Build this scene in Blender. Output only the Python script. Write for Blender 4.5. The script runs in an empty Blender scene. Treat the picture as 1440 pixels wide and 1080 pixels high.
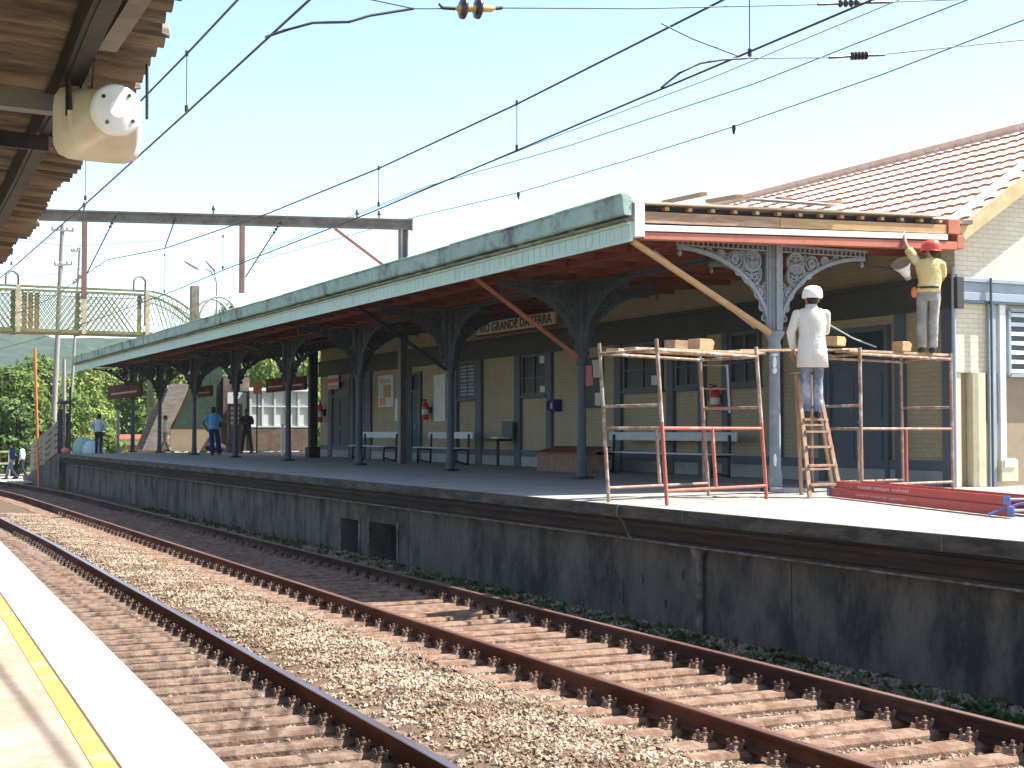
import bpy, bmesh, math, random
import numpy as np
from mathutils import Vector, Matrix
random.seed(7); RNG = np.random.default_rng(11)
SC = bpy.context.scene; COL = SC.collection
R = math.radians

# ------------------------------------------------------------------ survey
# World: X = distance across the tracks from the camera towards the station,
# Y = distance along the tracks, Z = 0 at platform level.
F = 2000.0; CZ = 0.86; TH = math.atan(971/F); PI_ = math.atan(67/F)
CC, SS = math.cos(TH), math.sin(TH)
def ray(x, y):
    a = (x-720)/F; b = (540-y)/F
    fw = math.cos(PI_)-b*math.sin(PI_); up = math.sin(PI_)+b*math.cos(PI_)
    return (a*CC+fw*SS, -a*SS+fw*CC, up)
def atz(x, y, z): r = ray(x, y); k = (z-CZ)/r[2]; return Vector((r[0]*k, r[1]*k, z))
def atD(x, y, D): r = ray(x, y); k = D/r[0]; return Vector((D, r[1]*k, CZ+r[2]*k))
def att(x, y, t): r = ray(x, y); k = t/r[1]; return Vector((r[0]*k, t, CZ+r[2]*k))
def V(*a): return Vector(a)

# ------------------------------------------------------------------ mesh kit
class MB:
    def __init__(s): s.v = []; s.f = []; s.sm = []
    def add(s, vs, fs, smooth=False):
        o = len(s.v); s.v += [tuple(p) for p in vs]
        for q in fs: s.f.append(tuple(i+o for i in q)); s.sm.append(smooth)
        return s
    def box(s, x0, y0, z0, x1, y1, z1):
        return s.add([(x0,y0,z0),(x1,y0,z0),(x1,y1,z0),(x0,y1,z0),(x0,y0,z1),(x1,y0,z1),(x1,y1,z1),(x0,y1,z1)],
              [(0,3,2,1),(4,5,6,7),(0,1,5,4),(1,2,6,5),(2,3,7,6),(3,0,4,7)])
    def beam(s, p0, p1, w, h, up=(0,0,1)):
        p0, p1 = Vector(p0), Vector(p1); d = (p1-p0).normalized(); u = Vector(up)
        if abs(d.dot(u)) > .98: u = Vector((0,1,0))
        a = d.cross(u).normalized()*w/2; b = a.cross(d).normalized()*h/2
        q = [p0-a-b,p0+a-b,p0+a+b,p0-a+b,p1-a-b,p1+a-b,p1+a+b,p1-a+b]
        return s.add(q, [(0,1,2,3),(7,6,5,4),(0,4,5,1),(1,5,6,2),(2,6,7,3),(3,7,4,0)])
    def tube(s, pts, r, n=8, smooth=True, closed=False):
        pts = [Vector(p) for p in pts]; m = len(pts)
        rs = r if isinstance(r, (list, tuple)) else [r]*m
        vs = []; prev = None
        for i, p in enumerate(pts):
            if closed: d = pts[(i+1) % m]-pts[i-1]
            else: d = pts[min(i+1, m-1)]-pts[max(i-1, 0)]
            d.normalize()
            if prev is None:
                a = d.orthogonal().normalized()
                if abs(d.z) < .95: a = d.cross(Vector((0,0,1))).normalized()
            else: a = (prev-d*prev.dot(d)).normalized()
            prev = a; b = d.cross(a)
            for k in range(n):
                q = 2*math.pi*(k+.5)/n
                vs.append(p+(a*math.cos(q)+b*math.sin(q))*rs[i])
        fs = []
        for i in range(m if closed else m-1):
            j = (i+1) % m
            for k in range(n): fs.append((i*n+k, i*n+(k+1)%n, j*n+(k+1)%n, j*n+k))
        s.add(vs, fs, smooth)
        if not closed: s.add(vs[:n], [tuple(range(n-1,-1,-1))]); s.add(vs[-n:], [tuple(range(n))])
        return s
    def lathe(s, c, prof, n=16, smooth=True, M=None):
        vs = []
        for r, z in prof:
            for k in range(n):
                a = 2*math.pi*k/n; p = Vector((r*math.cos(a), r*math.sin(a), z))
                if M is not None: p = M @ p
                vs.append(p+Vector(c))
        fs = [(i*n+k, i*n+(k+1)%n, (i+1)*n+(k+1)%n, (i+1)*n+k) for i in range(len(prof)-1) for k in range(n)]
        s.add(vs, fs, smooth)
        s.add(vs[:n], [tuple(range(n-1,-1,-1))]); s.add(vs[-n:], [tuple(range(n))])
        return s
    def loft(s, rings, smooth=True, cap=True):
        n = len(rings[0]); vs = [p for r in rings for p in r]
        s.add(vs, [(i*n+k, i*n+(k+1)%n, (i+1)*n+(k+1)%n, (i+1)*n+k) for i in range(len(rings)-1) for k in range(n)], smooth)
        if cap: s.add(rings[0], [tuple(range(n-1,-1,-1))]); s.add(rings[-1], [tuple(range(n))])
        return s
    def prism(s, pts, vec):
        n = len(pts); p = [Vector(q) for q in pts]; v = Vector(vec)
        return s.add(p+[q+v for q in p], [tuple(range(n-1,-1,-1)), tuple(range(n,2*n))]+[(i,(i+1)%n,n+(i+1)%n,n+i) for i in range(n)])
    def ell(s, c, rx, ry, rz, n=14, m=9, M=None):
        rings = []
        for i in range(1, m):
            a = -math.pi/2+math.pi*i/m; ring = []
            for k in range(n):
                q = 2*math.pi*k/n; p = Vector((rx*math.cos(a)*math.cos(q), ry*math.cos(a)*math.sin(q), rz*math.sin(a)))
                if M is not None: p = M @ p
                ring.append(p+Vector(c))
            rings.append(ring)
        return s.loft(rings)
    def build(s, name, mat, parent=None, bevel=0):
        off = WL(parent) if parent else Vector((0,0,0))
        me = bpy.data.meshes.new(name)
        me.from_pydata([(a-off.x, b-off.y, c-off.z) for a, b, c in s.v], [], s.f)
        me.polygons.foreach_set('use_smooth', s.sm); me.materials.append(mat); me.update()
        bm = bmesh.new(); bm.from_mesh(me); bmesh.ops.recalc_face_normals(bm, faces=bm.faces); bm.to_mesh(me); bm.free()
        o = bpy.data.objects.new(name, me); COL.objects.link(o)
        if parent: o.parent = parent
        if bevel:
            b = o.modifiers.new('bevel', 'BEVEL'); b.width = bevel; b.segments = 2; b.limit_method = 'ANGLE'; b.angle_limit = R(40)
        return o
def WL(o):
    v = Vector((0,0,0))
    while o: v = v+Vector(o.location); o = o.parent
    return v
def tag(o, label, cat, group=None):
    o['label'] = label; o['category'] = cat
    if group: o['group'] = group
    return o
def thing(name, label, cat, loc, group=None):
    o = bpy.data.objects.new(name, None); COL.objects.link(o); o.location = loc; o.empty_display_size = .1
    return tag(o, label, cat, group)
def struct(o, kind='structure'): o['kind'] = kind; return o
def dup(root, loc, label=None, group=None):
    r = root.copy(); COL.objects.link(r); r.location = loc
    if label: r['label'] = label
    if group: r['group'] = group
    for ch in list(root.children):
        c = ch.copy(); COL.objects.link(c); c.parent = r
        for g in list(ch.children):
            d = g.copy(); COL.objects.link(d); d.parent = c
    return r
def npmesh(name, verts, faces, mat, parent=None, smooth=False):
    me = bpy.data.meshes.new(name); nv = len(verts); k = faces.shape[1]; nf = len(faces)
    me.vertices.add(nv); me.vertices.foreach_set('co', verts.astype(np.float32).ravel())
    me.loops.add(nf*k); me.loops.foreach_set('vertex_index', faces.astype(np.int32).ravel())
    me.polygons.add(nf); me.polygons.foreach_set('loop_start', np.arange(0, nf*k, k, dtype=np.int32))
    me.polygons.foreach_set('loop_total', np.full(nf, k, dtype=np.int32))
    me.polygons.foreach_set('use_smooth', np.full(nf, smooth, dtype=bool))
    me.materials.append(mat); me.update(calc_edges=True); me.validate()
    o = bpy.data.objects.new(name, me); COL.objects.link(o)
    if parent: o.parent = parent
    return o

# ------------------------------------------------------------------ materials
def nodes(name):
    m = bpy.data.materials.new(name); m.use_nodes = True; t = m.node_tree
    return m, t, t.nodes['Principled BSDF']
def ramp(t, stops):
    r = t.nodes.new('ShaderNodeValToRGB'); e = r.color_ramp.elements
    while len(e) > 1: e.remove(e[-1])
    e[0].position = stops[0][0]; e[0].color = (*stops[0][1], 1)
    for p, c in stops[1:]: q = e.new(p); q.color = (*c, 1)
    return r
def M(name, c1, c2=None, c3=None, scale=4, rough=.8, metal=0, bump=.25, bscale=60, st=(1,1,1), amt=.5, lo=.35, hi=.65, big=.7, spec=.3, world=False):
    """two-tone noise paint + blotches of c3 + fine bump"""
    m, t, b = nodes(name); L = t.links.new; N = t.nodes.new
    tc = N('ShaderNodeTexCoord'); mp = N('ShaderNodeMapping'); mp.inputs['Scale'].default_value = st
    src = tc.outputs['Object']
    if world: src = N('ShaderNodeNewGeometry').outputs['Position']
    L(src, mp.inputs['Vector'])
    if not world:
        oi = N('ShaderNodeObjectInfo'); mu = N('ShaderNodeMath'); mu.operation = 'MULTIPLY'; mu.inputs[1].default_value = 37
        L(oi.outputs['Random'], mu.inputs[0]); L(mu.outputs[0], mp.inputs['Location'])
    n1 = N('ShaderNodeTexNoise'); n1.inputs['Scale'].default_value = scale; n1.inputs['Detail'].default_value = 8; n1.inputs['Roughness'].default_value = .65
    L(mp.outputs[0], n1.inputs['Vector'])
    c2 = c2 or tuple(q*.8 for q in c1)
    r1 = ramp(t, [(lo, c1), (hi, c2)]); L(n1.outputs['Fac'], r1.inputs[0]); out = r1.outputs[0]
    if c3:
        n2 = N('ShaderNodeTexNoise'); n2.inputs['Scale'].default_value = scale*big; n2.inputs['Detail'].default_value = 10; n2.inputs['Roughness'].default_value = .7
        add = N('ShaderNodeVectorMath'); add.operation = 'ADD'; add.inputs[1].default_value = (31, 17, 5)
        L(mp.outputs[0], add.inputs[0]); L(add.outputs[0], n2.inputs['Vector'])
        r2 = ramp(t, [(1-amt-.06, (0,0,0)), (1-amt+.08, (1,1,1))]); L(n2.outputs['Fac'], r2.inputs[0])
        mx = N('ShaderNodeMix'); mx.data_type = 'RGBA'; L(r2.outputs[0], mx.inputs[0]); L(out, mx.inputs[6]); mx.inputs[7].default_value = (*c3, 1); out = mx.outputs[2]
    L(out, b.inputs['Base Color'])
    b.inputs['Roughness'].default_value = rough; b.inputs['Metallic'].default_value = metal; b.inputs['Specular IOR Level'].default_value = spec
    if bump:
        n3 = N('ShaderNodeTexNoise'); n3.inputs['Scale'].default_value = bscale; n3.inputs['Detail'].default_value = 6; L(mp.outputs[0], n3.inputs['Vector'])
        bp = N('ShaderNodeBump'); bp.inputs['Strength'].default_value = bump; bp.inputs['Distance'].default_value = .02
        L(n3.outputs['Fac'], bp.inputs['Height']); L(bp.outputs[0], b.inputs['Normal'])
    return m
def brickM(name, axis, c1, c2, dirt, mortar=None, bw=.22, bh=.075):
    m, t, b = nodes(name); L = t.links.new; N = t.nodes.new
    g = N('ShaderNodeNewGeometry'); sp = N('ShaderNodeSeparateXYZ'); cb = N('ShaderNodeCombineXYZ'); L(g.outputs['Position'], sp.inputs[0])
    L(sp.outputs[axis], cb.inputs[0]); L(sp.outputs[2], cb.inputs[1])
    br = N('ShaderNodeTexBrick'); L(cb.outputs[0], br.inputs['Vector']); br.inputs['Scale'].default_value = 1
    br.inputs['Brick Width'].default_value = bw; br.inputs['Row Height'].default_value = bh; br.inputs['Mortar Size'].default_value = .007
    br.inputs['Color1'].default_value = (*c1, 1); br.inputs['Color2'].default_value = (*c2, 1)
    br.inputs['Mortar'].default_value = (*(mortar or tuple(q*.72 for q in c1)), 1); br.inputs['Mortar Smooth'].default_value = .4
    n = N('ShaderNodeTexNoise'); n.inputs['Scale'].default_value = 2.2; n.inputs['Detail'].default_value = 9; n.inputs['Roughness'].default_value = .7; L(g.outputs['Position'], n.inputs['Vector'])
    r = ramp(t, [(.42, (0,0,0)), (.75, (.7,.7,.7))]); L(n.outputs['Fac'], r.inputs[0])
    mx = N('ShaderNodeMix'); mx.data_type = 'RGBA'; L(r.outputs[0], mx.inputs[0]); L(br.outputs['Color'], mx.inputs[6]); mx.inputs[7].default_value = (*dirt, 1)
    L(mx.outputs[2], b.inputs['Base Color']); b.inputs['Roughness'].default_value = .85
    n3 = N('ShaderNodeTexNoise'); n3.inputs['Scale'].default_value = 35; L(g.outputs['Position'], n3.inputs['Vector'])
    ma = N('ShaderNodeMath'); ma.operation = 'MULTIPLY_ADD'; L(br.outputs['Fac'], ma.inputs[0]); ma.inputs[1].default_value = -1; L(n3.outputs['Fac'], ma.inputs[2])
    bp = N('ShaderNodeBump'); bp.inputs['Strength'].default_value = .5; bp.inputs['Distance'].default_value = .012; L(ma.outputs[0], bp.inputs['Height']); L(bp.outputs[0], b.inputs['Normal'])
    return m
def leafM(name, c1, c2, c3, scale=.9):
    m, t, b = nodes(name); L = t.links.new; N = t.nodes.new
    g = N('ShaderNodeNewGeometry'); n = N('ShaderNodeTexNoise'); n.inputs['Scale'].default_value = scale; n.inputs['Detail'].default_value = 4; L(g.outputs['Position'], n.inputs['Vector'])
    ri = N('ShaderNodeMath'); ri.operation = 'MULTIPLY_ADD'; L(g.outputs['Random Per Island'], ri.inputs[0]); ri.inputs[1].default_value = .35; L(n.outputs['Fac'], ri.inputs[2])
    r = ramp(t, [(.42, c1), (.66, c2), (.9, c3)]); L(ri.outputs[0], r.inputs[0])
    L(r.outputs[0], b.inputs['Base Color']); b.inputs['Roughness'].default_value = .6; b.inputs['Specular IOR Level'].default_value = .25
    tr = N('ShaderNodeBsdfTranslucent'); L(r.outputs[0], tr.inputs['Color']); ms = N('ShaderNodeMixShader'); ms.inputs[0].default_value = .3
    L(b.outputs[0], ms.inputs[1]); L(tr.outputs[0], ms.inputs[2]); L(ms.outputs[0], t.nodes['Material Output'].inputs['Surface'])
    return m
def plain(name, c, rough=.5, metal=0, spec=.4):
    return M(name, c, tuple(q*.85 for q in c), scale=9, rough=rough, metal=metal, bump=.06, bscale=80, spec=spec)

m_sleeper = M('rusty_steel', (0.158,0.088,0.056), (0.095,0.052,0.034), (0.210,0.140,0.100), scale=5, rough=.9, bump=.5, bscale=45, amt=.5, big=1.5)
m_sleeper_near = M('dusty_rusty_steel', (0.122,0.076,0.054), (0.074,0.045,0.032), (0.180,0.125,0.092), scale=5, rough=.92, bump=.6, bscale=40, amt=.5, big=1.5)
m_rail = M('rusty_rail', (0.098,0.034,0.020), (0.065,0.022,0.013), (0.130,0.055,0.036), scale=3, rough=.9, bump=.3, bscale=70, amt=.48, st=(1,.3,1), spec=.08)
m_rail_dark = M('dark_rail', (.06,.03,.022), (.04,.02,.016), (.09,.05,.036), scale=3, rough=.9, bump=.3, bscale=70, st=(1,.3,1), spec=.08)
m_railtop = M('polished_rail_head', (.40,.37,.42), (.34,.31,.36), (.26,.21,.20), scale=2, rough=.3, metal=.85, bump=.05, st=(1,.1,1), amt=.42)
m_railtop_r = M('brown_rail_head', (0.150,0.075,0.055), (0.100,0.045,0.032), (0.200,0.120,0.095), scale=2, rough=.5, metal=.3, bump=.08, st=(1,.1,1), amt=.45)
m_stone = leafM('ballast_stone', (0.120,0.080,0.052), (0.255,0.185,0.125), (0.400,0.325,0.245), 1.6)
m_stone.node_tree.nodes['Principled BSDF'].inputs['Roughness'].default_value = .95
for n_ in m_stone.node_tree.nodes:
    if n_.type == 'MIX_SHADER': n_.inputs[0].default_value = 0
m_ballast = M('ballast_bed', (0.115,0.078,0.052), (0.055,0.036,0.024), (0.120,0.062,0.036), scale=22, rough=.95, bump=1, bscale=30, amt=.45, big=.04, world=True)
m_ground = M('dusty_ground', (0.238,0.210,0.154), (0.168,0.147,0.098), (0.091,0.119,0.042), scale=.25, rough=.95, bump=.4, bscale=6, amt=.5, world=True)
m_white_edge = M('white_painted_concrete', (.80,.78,.73), (.74,.71,.66), (.62,.58,.52), scale=3, rough=.8, bump=.25, bscale=50, amt=.33, world=True)
m_tile_floor = M('worn_beige_paving', (0.270,0.212,0.158), (0.235,0.180,0.130), (0.300,0.250,0.200), scale=5, rough=.8, bump=.2, bscale=40, amt=.5, world=True)
m_yellow = M('worn_yellow_paint', (0.480,0.275,0.070), (0.440,0.250,0.060), (0.420,0.330,0.200), scale=6, rough=.7, bump=.15, amt=.42, world=True)
m_gap = plain('dirty_joint', (.12,.09,.07), .9)
m_plat = M('platform_concrete', (0.315,0.285,0.250), (0.255,0.235,0.205), (0.200,0.185,0.160), scale=1.5, rough=.85, bump=.25, bscale=40, amt=.42, world=True)
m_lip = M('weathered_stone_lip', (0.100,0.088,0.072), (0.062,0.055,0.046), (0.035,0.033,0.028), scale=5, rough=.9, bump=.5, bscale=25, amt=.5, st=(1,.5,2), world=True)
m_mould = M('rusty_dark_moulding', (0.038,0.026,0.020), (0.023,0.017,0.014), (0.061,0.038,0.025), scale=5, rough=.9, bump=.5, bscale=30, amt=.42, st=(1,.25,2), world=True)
m_pwall = M('streaked_wall', (0.140,0.120,0.094), (0.078,0.070,0.058), (0.032,0.032,0.028), scale=3.2, rough=.92, bump=.5, bscale=16, st=(1,1.0,.55), amt=.47, big=.4, world=True)
m_pipe_old = M('old_cement_pipe', (.22,.20,.17), (.14,.12,.10), (.08,.065,.05), scale=6, rough=.9, bump=.5)
m_hole = plain('culvert_inside', (.03,.03,.03), .95)
m_cream_f = brickM('cream_brick_front_shade_toned', 1, (0.352,0.290,0.189), (0.330,0.268,0.174), (0.229,0.189,0.128))  # same cream as the end wall, darkened to carry the canopy shade
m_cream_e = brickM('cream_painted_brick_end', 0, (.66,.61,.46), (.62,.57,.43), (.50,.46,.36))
m_cream = M('cream_paint', (.66,.58,.38), (.60,.52,.34), (.50,.43,.29), scale=3, bump=.15, amt=.4)
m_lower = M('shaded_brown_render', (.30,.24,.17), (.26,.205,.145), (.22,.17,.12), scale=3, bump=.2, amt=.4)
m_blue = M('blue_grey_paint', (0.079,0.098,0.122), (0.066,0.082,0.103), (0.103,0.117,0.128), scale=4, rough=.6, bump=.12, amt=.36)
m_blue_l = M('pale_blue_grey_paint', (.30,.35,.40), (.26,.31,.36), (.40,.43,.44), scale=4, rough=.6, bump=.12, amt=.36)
m_band = M('dark_frieze_paint', (0.058,0.060,0.062), (0.046,0.048,0.050), (0.072,0.072,0.070), scale=2, rough=.7, bump=.12, amt=.4)
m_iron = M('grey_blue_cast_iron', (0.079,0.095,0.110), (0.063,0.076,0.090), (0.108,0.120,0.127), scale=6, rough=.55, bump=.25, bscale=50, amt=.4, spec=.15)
m_iron_sun = M('sun_toned_grey_iron', (0.234,0.261,0.289), (0.195,0.218,0.242), (0.312,0.335,0.351), scale=6, rough=.55, bump=.25, bscale=50, amt=.4, spec=.2)  # iron grey lightened to paint in sun that misses the first column
m_black = plain('black_iron', (.025,.026,.03), .55)
m_glass = plain('dark_window_glass', (.012,.016,.020), .3, spec=.15)
m_slat = M('louvre_slat', (.34,.41,.46), (.28,.35,.40), scale=4, rough=.5, bump=.08)
m_slat_w = M('white_louvre', (.70,.72,.70), (.62,.65,.64), (.50,.53,.52), scale=6, rough=.5, bump=.08, amt=.35)
m_tile = M('terracotta_tile', (0.760,0.530,0.410), (0.680,0.440,0.320), (0.800,0.620,0.520), scale=3, rough=.85, bump=.25, bscale=50, amt=.42, big=1.6, world=True)
m_tile_red = M('red_tile_rim', (.46,.17,.10), (.40,.13,.075), (.52,.24,.16), scale=6, rough=.85, bump=.25, bscale=50, amt=.4, world=True)
m_wood = M('grey_brown_timber', (.34,.21,.13), (.25,.15,.09), (.42,.29,.20), scale=3, rough=.8, bump=.3, bscale=30, st=(.6,6,6), amt=.45)
m_wood_new = M('fresh_timber', (0.448,0.288,0.144), (0.368,0.224,0.104), (0.496,0.360,0.216), scale=3, rough=.75, bump=.2, bscale=30, st=(1,6,6), amt=.4)
m_woodred = M('red_oxide_timber', (0.217,0.064,0.035), (0.166,0.046,0.027), (0.255,0.102,0.058), scale=4, rough=.7, bump=.2, bscale=40, st=(1,4,4), amt=.4)
m_ceil = M('red_brown_ceiling_boards', (0.104,0.043,0.025), (0.072,0.031,0.019), (0.135,0.068,0.041), scale=4, rough=.75, bump=.3, bscale=30, st=(1,5,1), amt=.42)
m_brown_lighter = M('lighter_brown_boards', (0.238,0.140,0.084), (0.182,0.101,0.059), (0.280,0.196,0.133), scale=4, rough=.8, bump=.3, bscale=30, st=(1,5,1), amt=.42)
m_salmon = M('salmon_primer', (0.442,0.157,0.102), (0.391,0.132,0.085), (0.306,0.102,0.064), scale=2.5, rough=.6, bump=.12, amt=.4)
m_white = M('white_paint', (.78,.78,.76), (.72,.72,.70), (.60,.60,.58), scale=3, rough=.55, bump=.1, amt=.32)
m_fascia = M('pale_green_paint', (0.480,0.620,0.540), (0.430,0.570,0.490), (0.330,0.430,0.360), scale=3, rough=.65, bump=.2, bscale=40, st=(1,1.2,.5), amt=.4)
m_gutter = M('verdigris_gutter', (0.320,0.460,0.390), (0.250,0.360,0.310), (0.110,0.110,0.130), scale=1.5, rough=.65, bump=.3, bscale=30, st=(1,1,1), amt=.43, big=.9)
m_ledge = M('mossy_ledge', (.17,.155,.09), (.10,.09,.055), (.25,.24,.15), scale=5, rough=.9, bump=.4, st=(1,.6,1))
m_sheet = M('tarred_roof_sheet', (.16,.15,.14), (.10,.095,.09), (.22,.21,.20), scale=2, rough=.8, bump=.2)
m_asb = M('old_corrugated_sheet', (0.234,0.171,0.113), (0.171,0.122,0.077), (0.068,0.047,0.032), scale=2.2, rough=.85, bump=.35, bscale=25, st=(.25,2.1,1), amt=.5, big=1.3, world=True)
m_steel_g = M('grey_painted_steel', (.13,.14,.16), (.10,.11,.125), (.17,.15,.13), scale=4, rough=.6, bump=.15)
m_steel_dk = M('black_steel', (.02,.018,.018), (.014,.013,.013), (.035,.028,.024), scale=4, rough=.6, bump=.15)
m_steel_br = M('brown_steel', (0.160,0.132,0.108), (0.128,0.104,0.084), (0.200,0.172,0.144), scale=4, rough=.65, bump=.15)
m_spk = M('yellowed_plastic', (0.660,0.580,0.460), (0.620,0.540,0.420), (0.570,0.470,0.350), scale=3, rough=.4, bump=.04, spec=.5)
m_spkcap = M('white_plastic', (.80,.80,.78), (.77,.77,.75), scale=3, rough=.35, bump=.03, spec=.5)
m_scaf = M('paint_spattered_tube', (0.273,0.176,0.117), (0.215,0.111,0.065), (0.429,0.390,0.338), scale=11, rough=.7, bump=.2, st=(1,1,.6), amt=.46)
m_scafred = M('red_oxide_tube', (0.400,0.125,0.085), (0.320,0.090,0.060), (0.520,0.360,0.290), scale=10, rough=.6, bump=.2, amt=.36)
m_scafdull = M('dull_brown_tube', (.30,.19,.14), (.22,.13,.095), (.40,.33,.28), scale=10, rough=.75, bump=.2, amt=.42)
m_plank = M('splashed_plank', (.40,.26,.15), (.30,.19,.11), (.62,.55,.46), scale=4, rough=.85, bump=.3, bscale=30, st=(1.2,6,6), amt=.42)
m_redpaint = M('red_ladder_paint', (.42,.035,.03), (.36,.025,.022), (.50,.12,.10), scale=8, rough=.45, bump=.1, amt=.36, spec=.45)
m_bluecap = plain('blue_plastic', (.10,.16,.42), .4)
m_red = plain('fire_red', (.50,.025,.02), .35)
m_text = plain('dark_lettering', (.06,.045,.035), .6)
m_signcream = M('cream_sign_board', (0.595,0.528,0.403), (0.538,0.470,0.355), (0.432,0.365,0.269), scale=5, rough=.6, bump=.08, amt=.36)
m_signbrown = M('brown_sign_board', (0.073,0.025,0.021), (0.055,0.018,0.016), (0.100,0.046,0.036), scale=3, rough=.9, bump=.05, spec=.08)
m_paper = M('printed_paper', (0.504,0.511,0.518), (0.462,0.469,0.483), (0.546,0.546,0.539), scale=5, rough=.6, bump=.02)
m_pink = plain('pink_print', (.62,.20,.22), .6); m_ochre = plain('ochre_print', (.42,.29,.10), .6)
m_grey = plain('grey_metal', (.34,.35,.36), .45); m_seat = M('pale_bench_paint', (.50,.53,.54), (.42,.45,.46), scale=5, rough=.55, bump=.1)
m_skin = M('skin', (.34,.17,.10), (.30,.145,.085), scale=12, rough=.55, bump=.05)
m_skin_d = M('dark_skin', (.13,.065,.04), (.11,.052,.034), scale=12, rough=.55, bump=.05)
m_hair = M('black_hair', (.012,.010,.009), (.02,.016,.014), scale=30, rough=.6, bump=.4, bscale=120)
m_coat = M('white_cotton', (0.579,0.547,0.492), (0.532,0.500,0.445), (0.469,0.431,0.367), scale=5, rough=.9, bump=1.0, bscale=13, amt=.36)
m_yshirt = M('yellow_cotton', (0.595,0.459,0.204), (0.527,0.399,0.170), (0.646,0.544,0.323), scale=5, rough=.9, bump=1.0, bscale=13, amt=.4)
m_gjeans = M('grey_trousers', (.26,.255,.235), (.20,.195,.18), (.34,.33,.31), scale=5, rough=.9, bump=1.0, bscale=13, amt=.45)
m_jeans = M('faded_jeans', (0.160,0.188,0.256), (0.104,0.124,0.184), (0.320,0.336,0.368), scale=5, rough=.9, bump=1.0, bscale=13, amt=.46)
m_bshirt = M('sky_blue_shirt', (.12,.36,.66), (.10,.30,.58), scale=5, rough=.9, bump=.5, bscale=10)
m_navy = M('navy_cloth', (.02,.03,.15), (.015,.022,.11), scale=5, rough=.9, bump=.5, bscale=10)
m_dark = M('charcoal_cloth', (.03,.032,.04), (.022,.024,.03), scale=5, rough=.9, bump=.5, bscale=10)
m_lshirt = M('pale_blue_shirt', (.46,.53,.63), (.40,.47,.57), scale=5, rough=.9, bump=.5, bscale=10)
m_shoe = plain('black_leather', (.025,.022,.02), .5)
m_redhat = plain('red_helmet_plastic', (.60,.07,.05), .35)
m_orange = plain('orange_paint', (.62,.20,.06), .6)
m_greenpaint = M('olive_green_steel', (0.128,0.145,0.055), (0.093,0.111,0.043), (0.187,0.187,0.085), scale=3, rough=.7, bump=.2)
m_creamsteel = M('cream_steel', (0.496,0.416,0.272), (0.440,0.360,0.224), (0.336,0.264,0.144), scale=4, rough=.7, bump=.15)
m_dkgreen = M('dark_green_boards', (0.025,0.052,0.032), (0.017,0.038,0.024), (0.035,0.063,0.042), scale=3, rough=.7, bump=.15)
m_fence = M('weathered_grey_boards', (0.216,0.180,0.151), (0.166,0.137,0.115), (0.266,0.230,0.194), scale=4, rough=.9, bump=.3, st=(1,1,5))
m_kiosk = M('pale_booth_panel', (0.504,0.540,0.522), (0.450,0.486,0.468), scale=2, rough=.5, bump=.05)
m_brick_br = M('brown_booth_base', (0.112,0.077,0.059), (0.084,0.059,0.046), (0.140,0.101,0.077), scale=4, rough=.85, bump=.3)
m_wire = plain('copper_wire_dark', (.045,.042,.06), .5); m_wire_f = plain('grey_wire', (.06,.07,.08), .5)
m_insul = plain('brown_porcelain', (.045,.028,.025), .25, spec=.6); m_insul_o = M('amber_porcelain', (.55,.33,.10), (.45,.26,.08), scale=6, rough=.3, bump=.03, spec=.6)
m_bark = M('bark', (.14,.10,.07), (.09,.065,.045), scale=6, rough=.95, bump=.6, st=(3,3,.6))
m_pole = M('grey_wood_pole', (.30,.27,.25), (.23,.205,.19), scale=5, rough=.9, bump=.3, st=(4,4,.4))
m_leafA = leafM('leaf_mid_green', (0.048,0.088,0.016), (0.105,0.168,0.030), (0.194,0.254,0.062), .8)
m_leafB = leafM('leaf_bright_green', (0.081,0.135,0.022), (0.171,0.234,0.045), (0.288,0.343,0.090), .6)
m_leafC = leafM('leaf_dark_green', (0.029,0.062,0.016), (0.067,0.120,0.029), (0.125,0.192,0.048), .7)
m_weed = leafM('weed_leaf', (0.028,0.048,0.012), (0.048,0.088,0.020), (0.080,0.128,0.032), 3)
m_hill = M('wooded_hill', (0.022,0.044,0.028), (0.042,0.070,0.036), (0.016,0.034,0.026), scale=.08, rough=.95, bump=1, bscale=.5, amt=.5, big=2, world=True)

# ------------------------------------------------------------------ track geometry
def bend(t): return -.0030*max(0., t-45)**2
def near_shift(t): return min(max(.018*(t-7), -.08), .38)
def D_R3(t): return 7.50+bend(t)
def D_R2(t): return 5.82+bend(t)
def D_R1(t): return 3.48+near_shift(t)+bend(t)
def D_R0(t): return D_R1(t)-1.68
ZT = -1.18; ZS = -1.335
def rail(name, label, Df, m_side, m_top):
    ts = [1.5+i*1.5 for i in range(0, 62)]
    foot = MB(); head = MB()
    prof = [(-.065,0),(.065,0),(.065,.012),(.012,.03),(.012,.112),(.036,.124),(.036,.149),(-.036,.149),(-.036,.124),(-.012,.112),(-.012,.03),(-.065,.012)]
    rings = [[V(Df(t)+u, t, ZS+.001+w) for u, w in prof] for t in ts]
    foot.loft(rings, smooth=False)
    top = [(-.033,.1495),(.033,.1495),(.030,.1555),(-.030,.1555)]
    head.loft([[V(Df(t)+u, t, ZS+w) for u, w in top] for t in ts], smooth=False)
    r = thing('rail', label, 'rail', (Df(8), 8, ZS))
    foot.build('rail_web', m_side, r); head.build('rail_head', m_top, r)
rail('rail', 'shiny topped rail between the two ballast strips, nearest the white platform edge', D_R1, m_rail, m_railtop)
rail('rail', 'hidden inner rail of the near track, tight under the white platform edge', D_R0, m_rail, m_railtop)
rail('rail', 'brown rusty rail of the far track on the pale ballast side', D_R2, m_rail, m_railtop_r)
rail('rail', 'dark brown rail of the far track on the side of the platform wall', D_R3, m_rail_dark, m_railtop_r)

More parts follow.
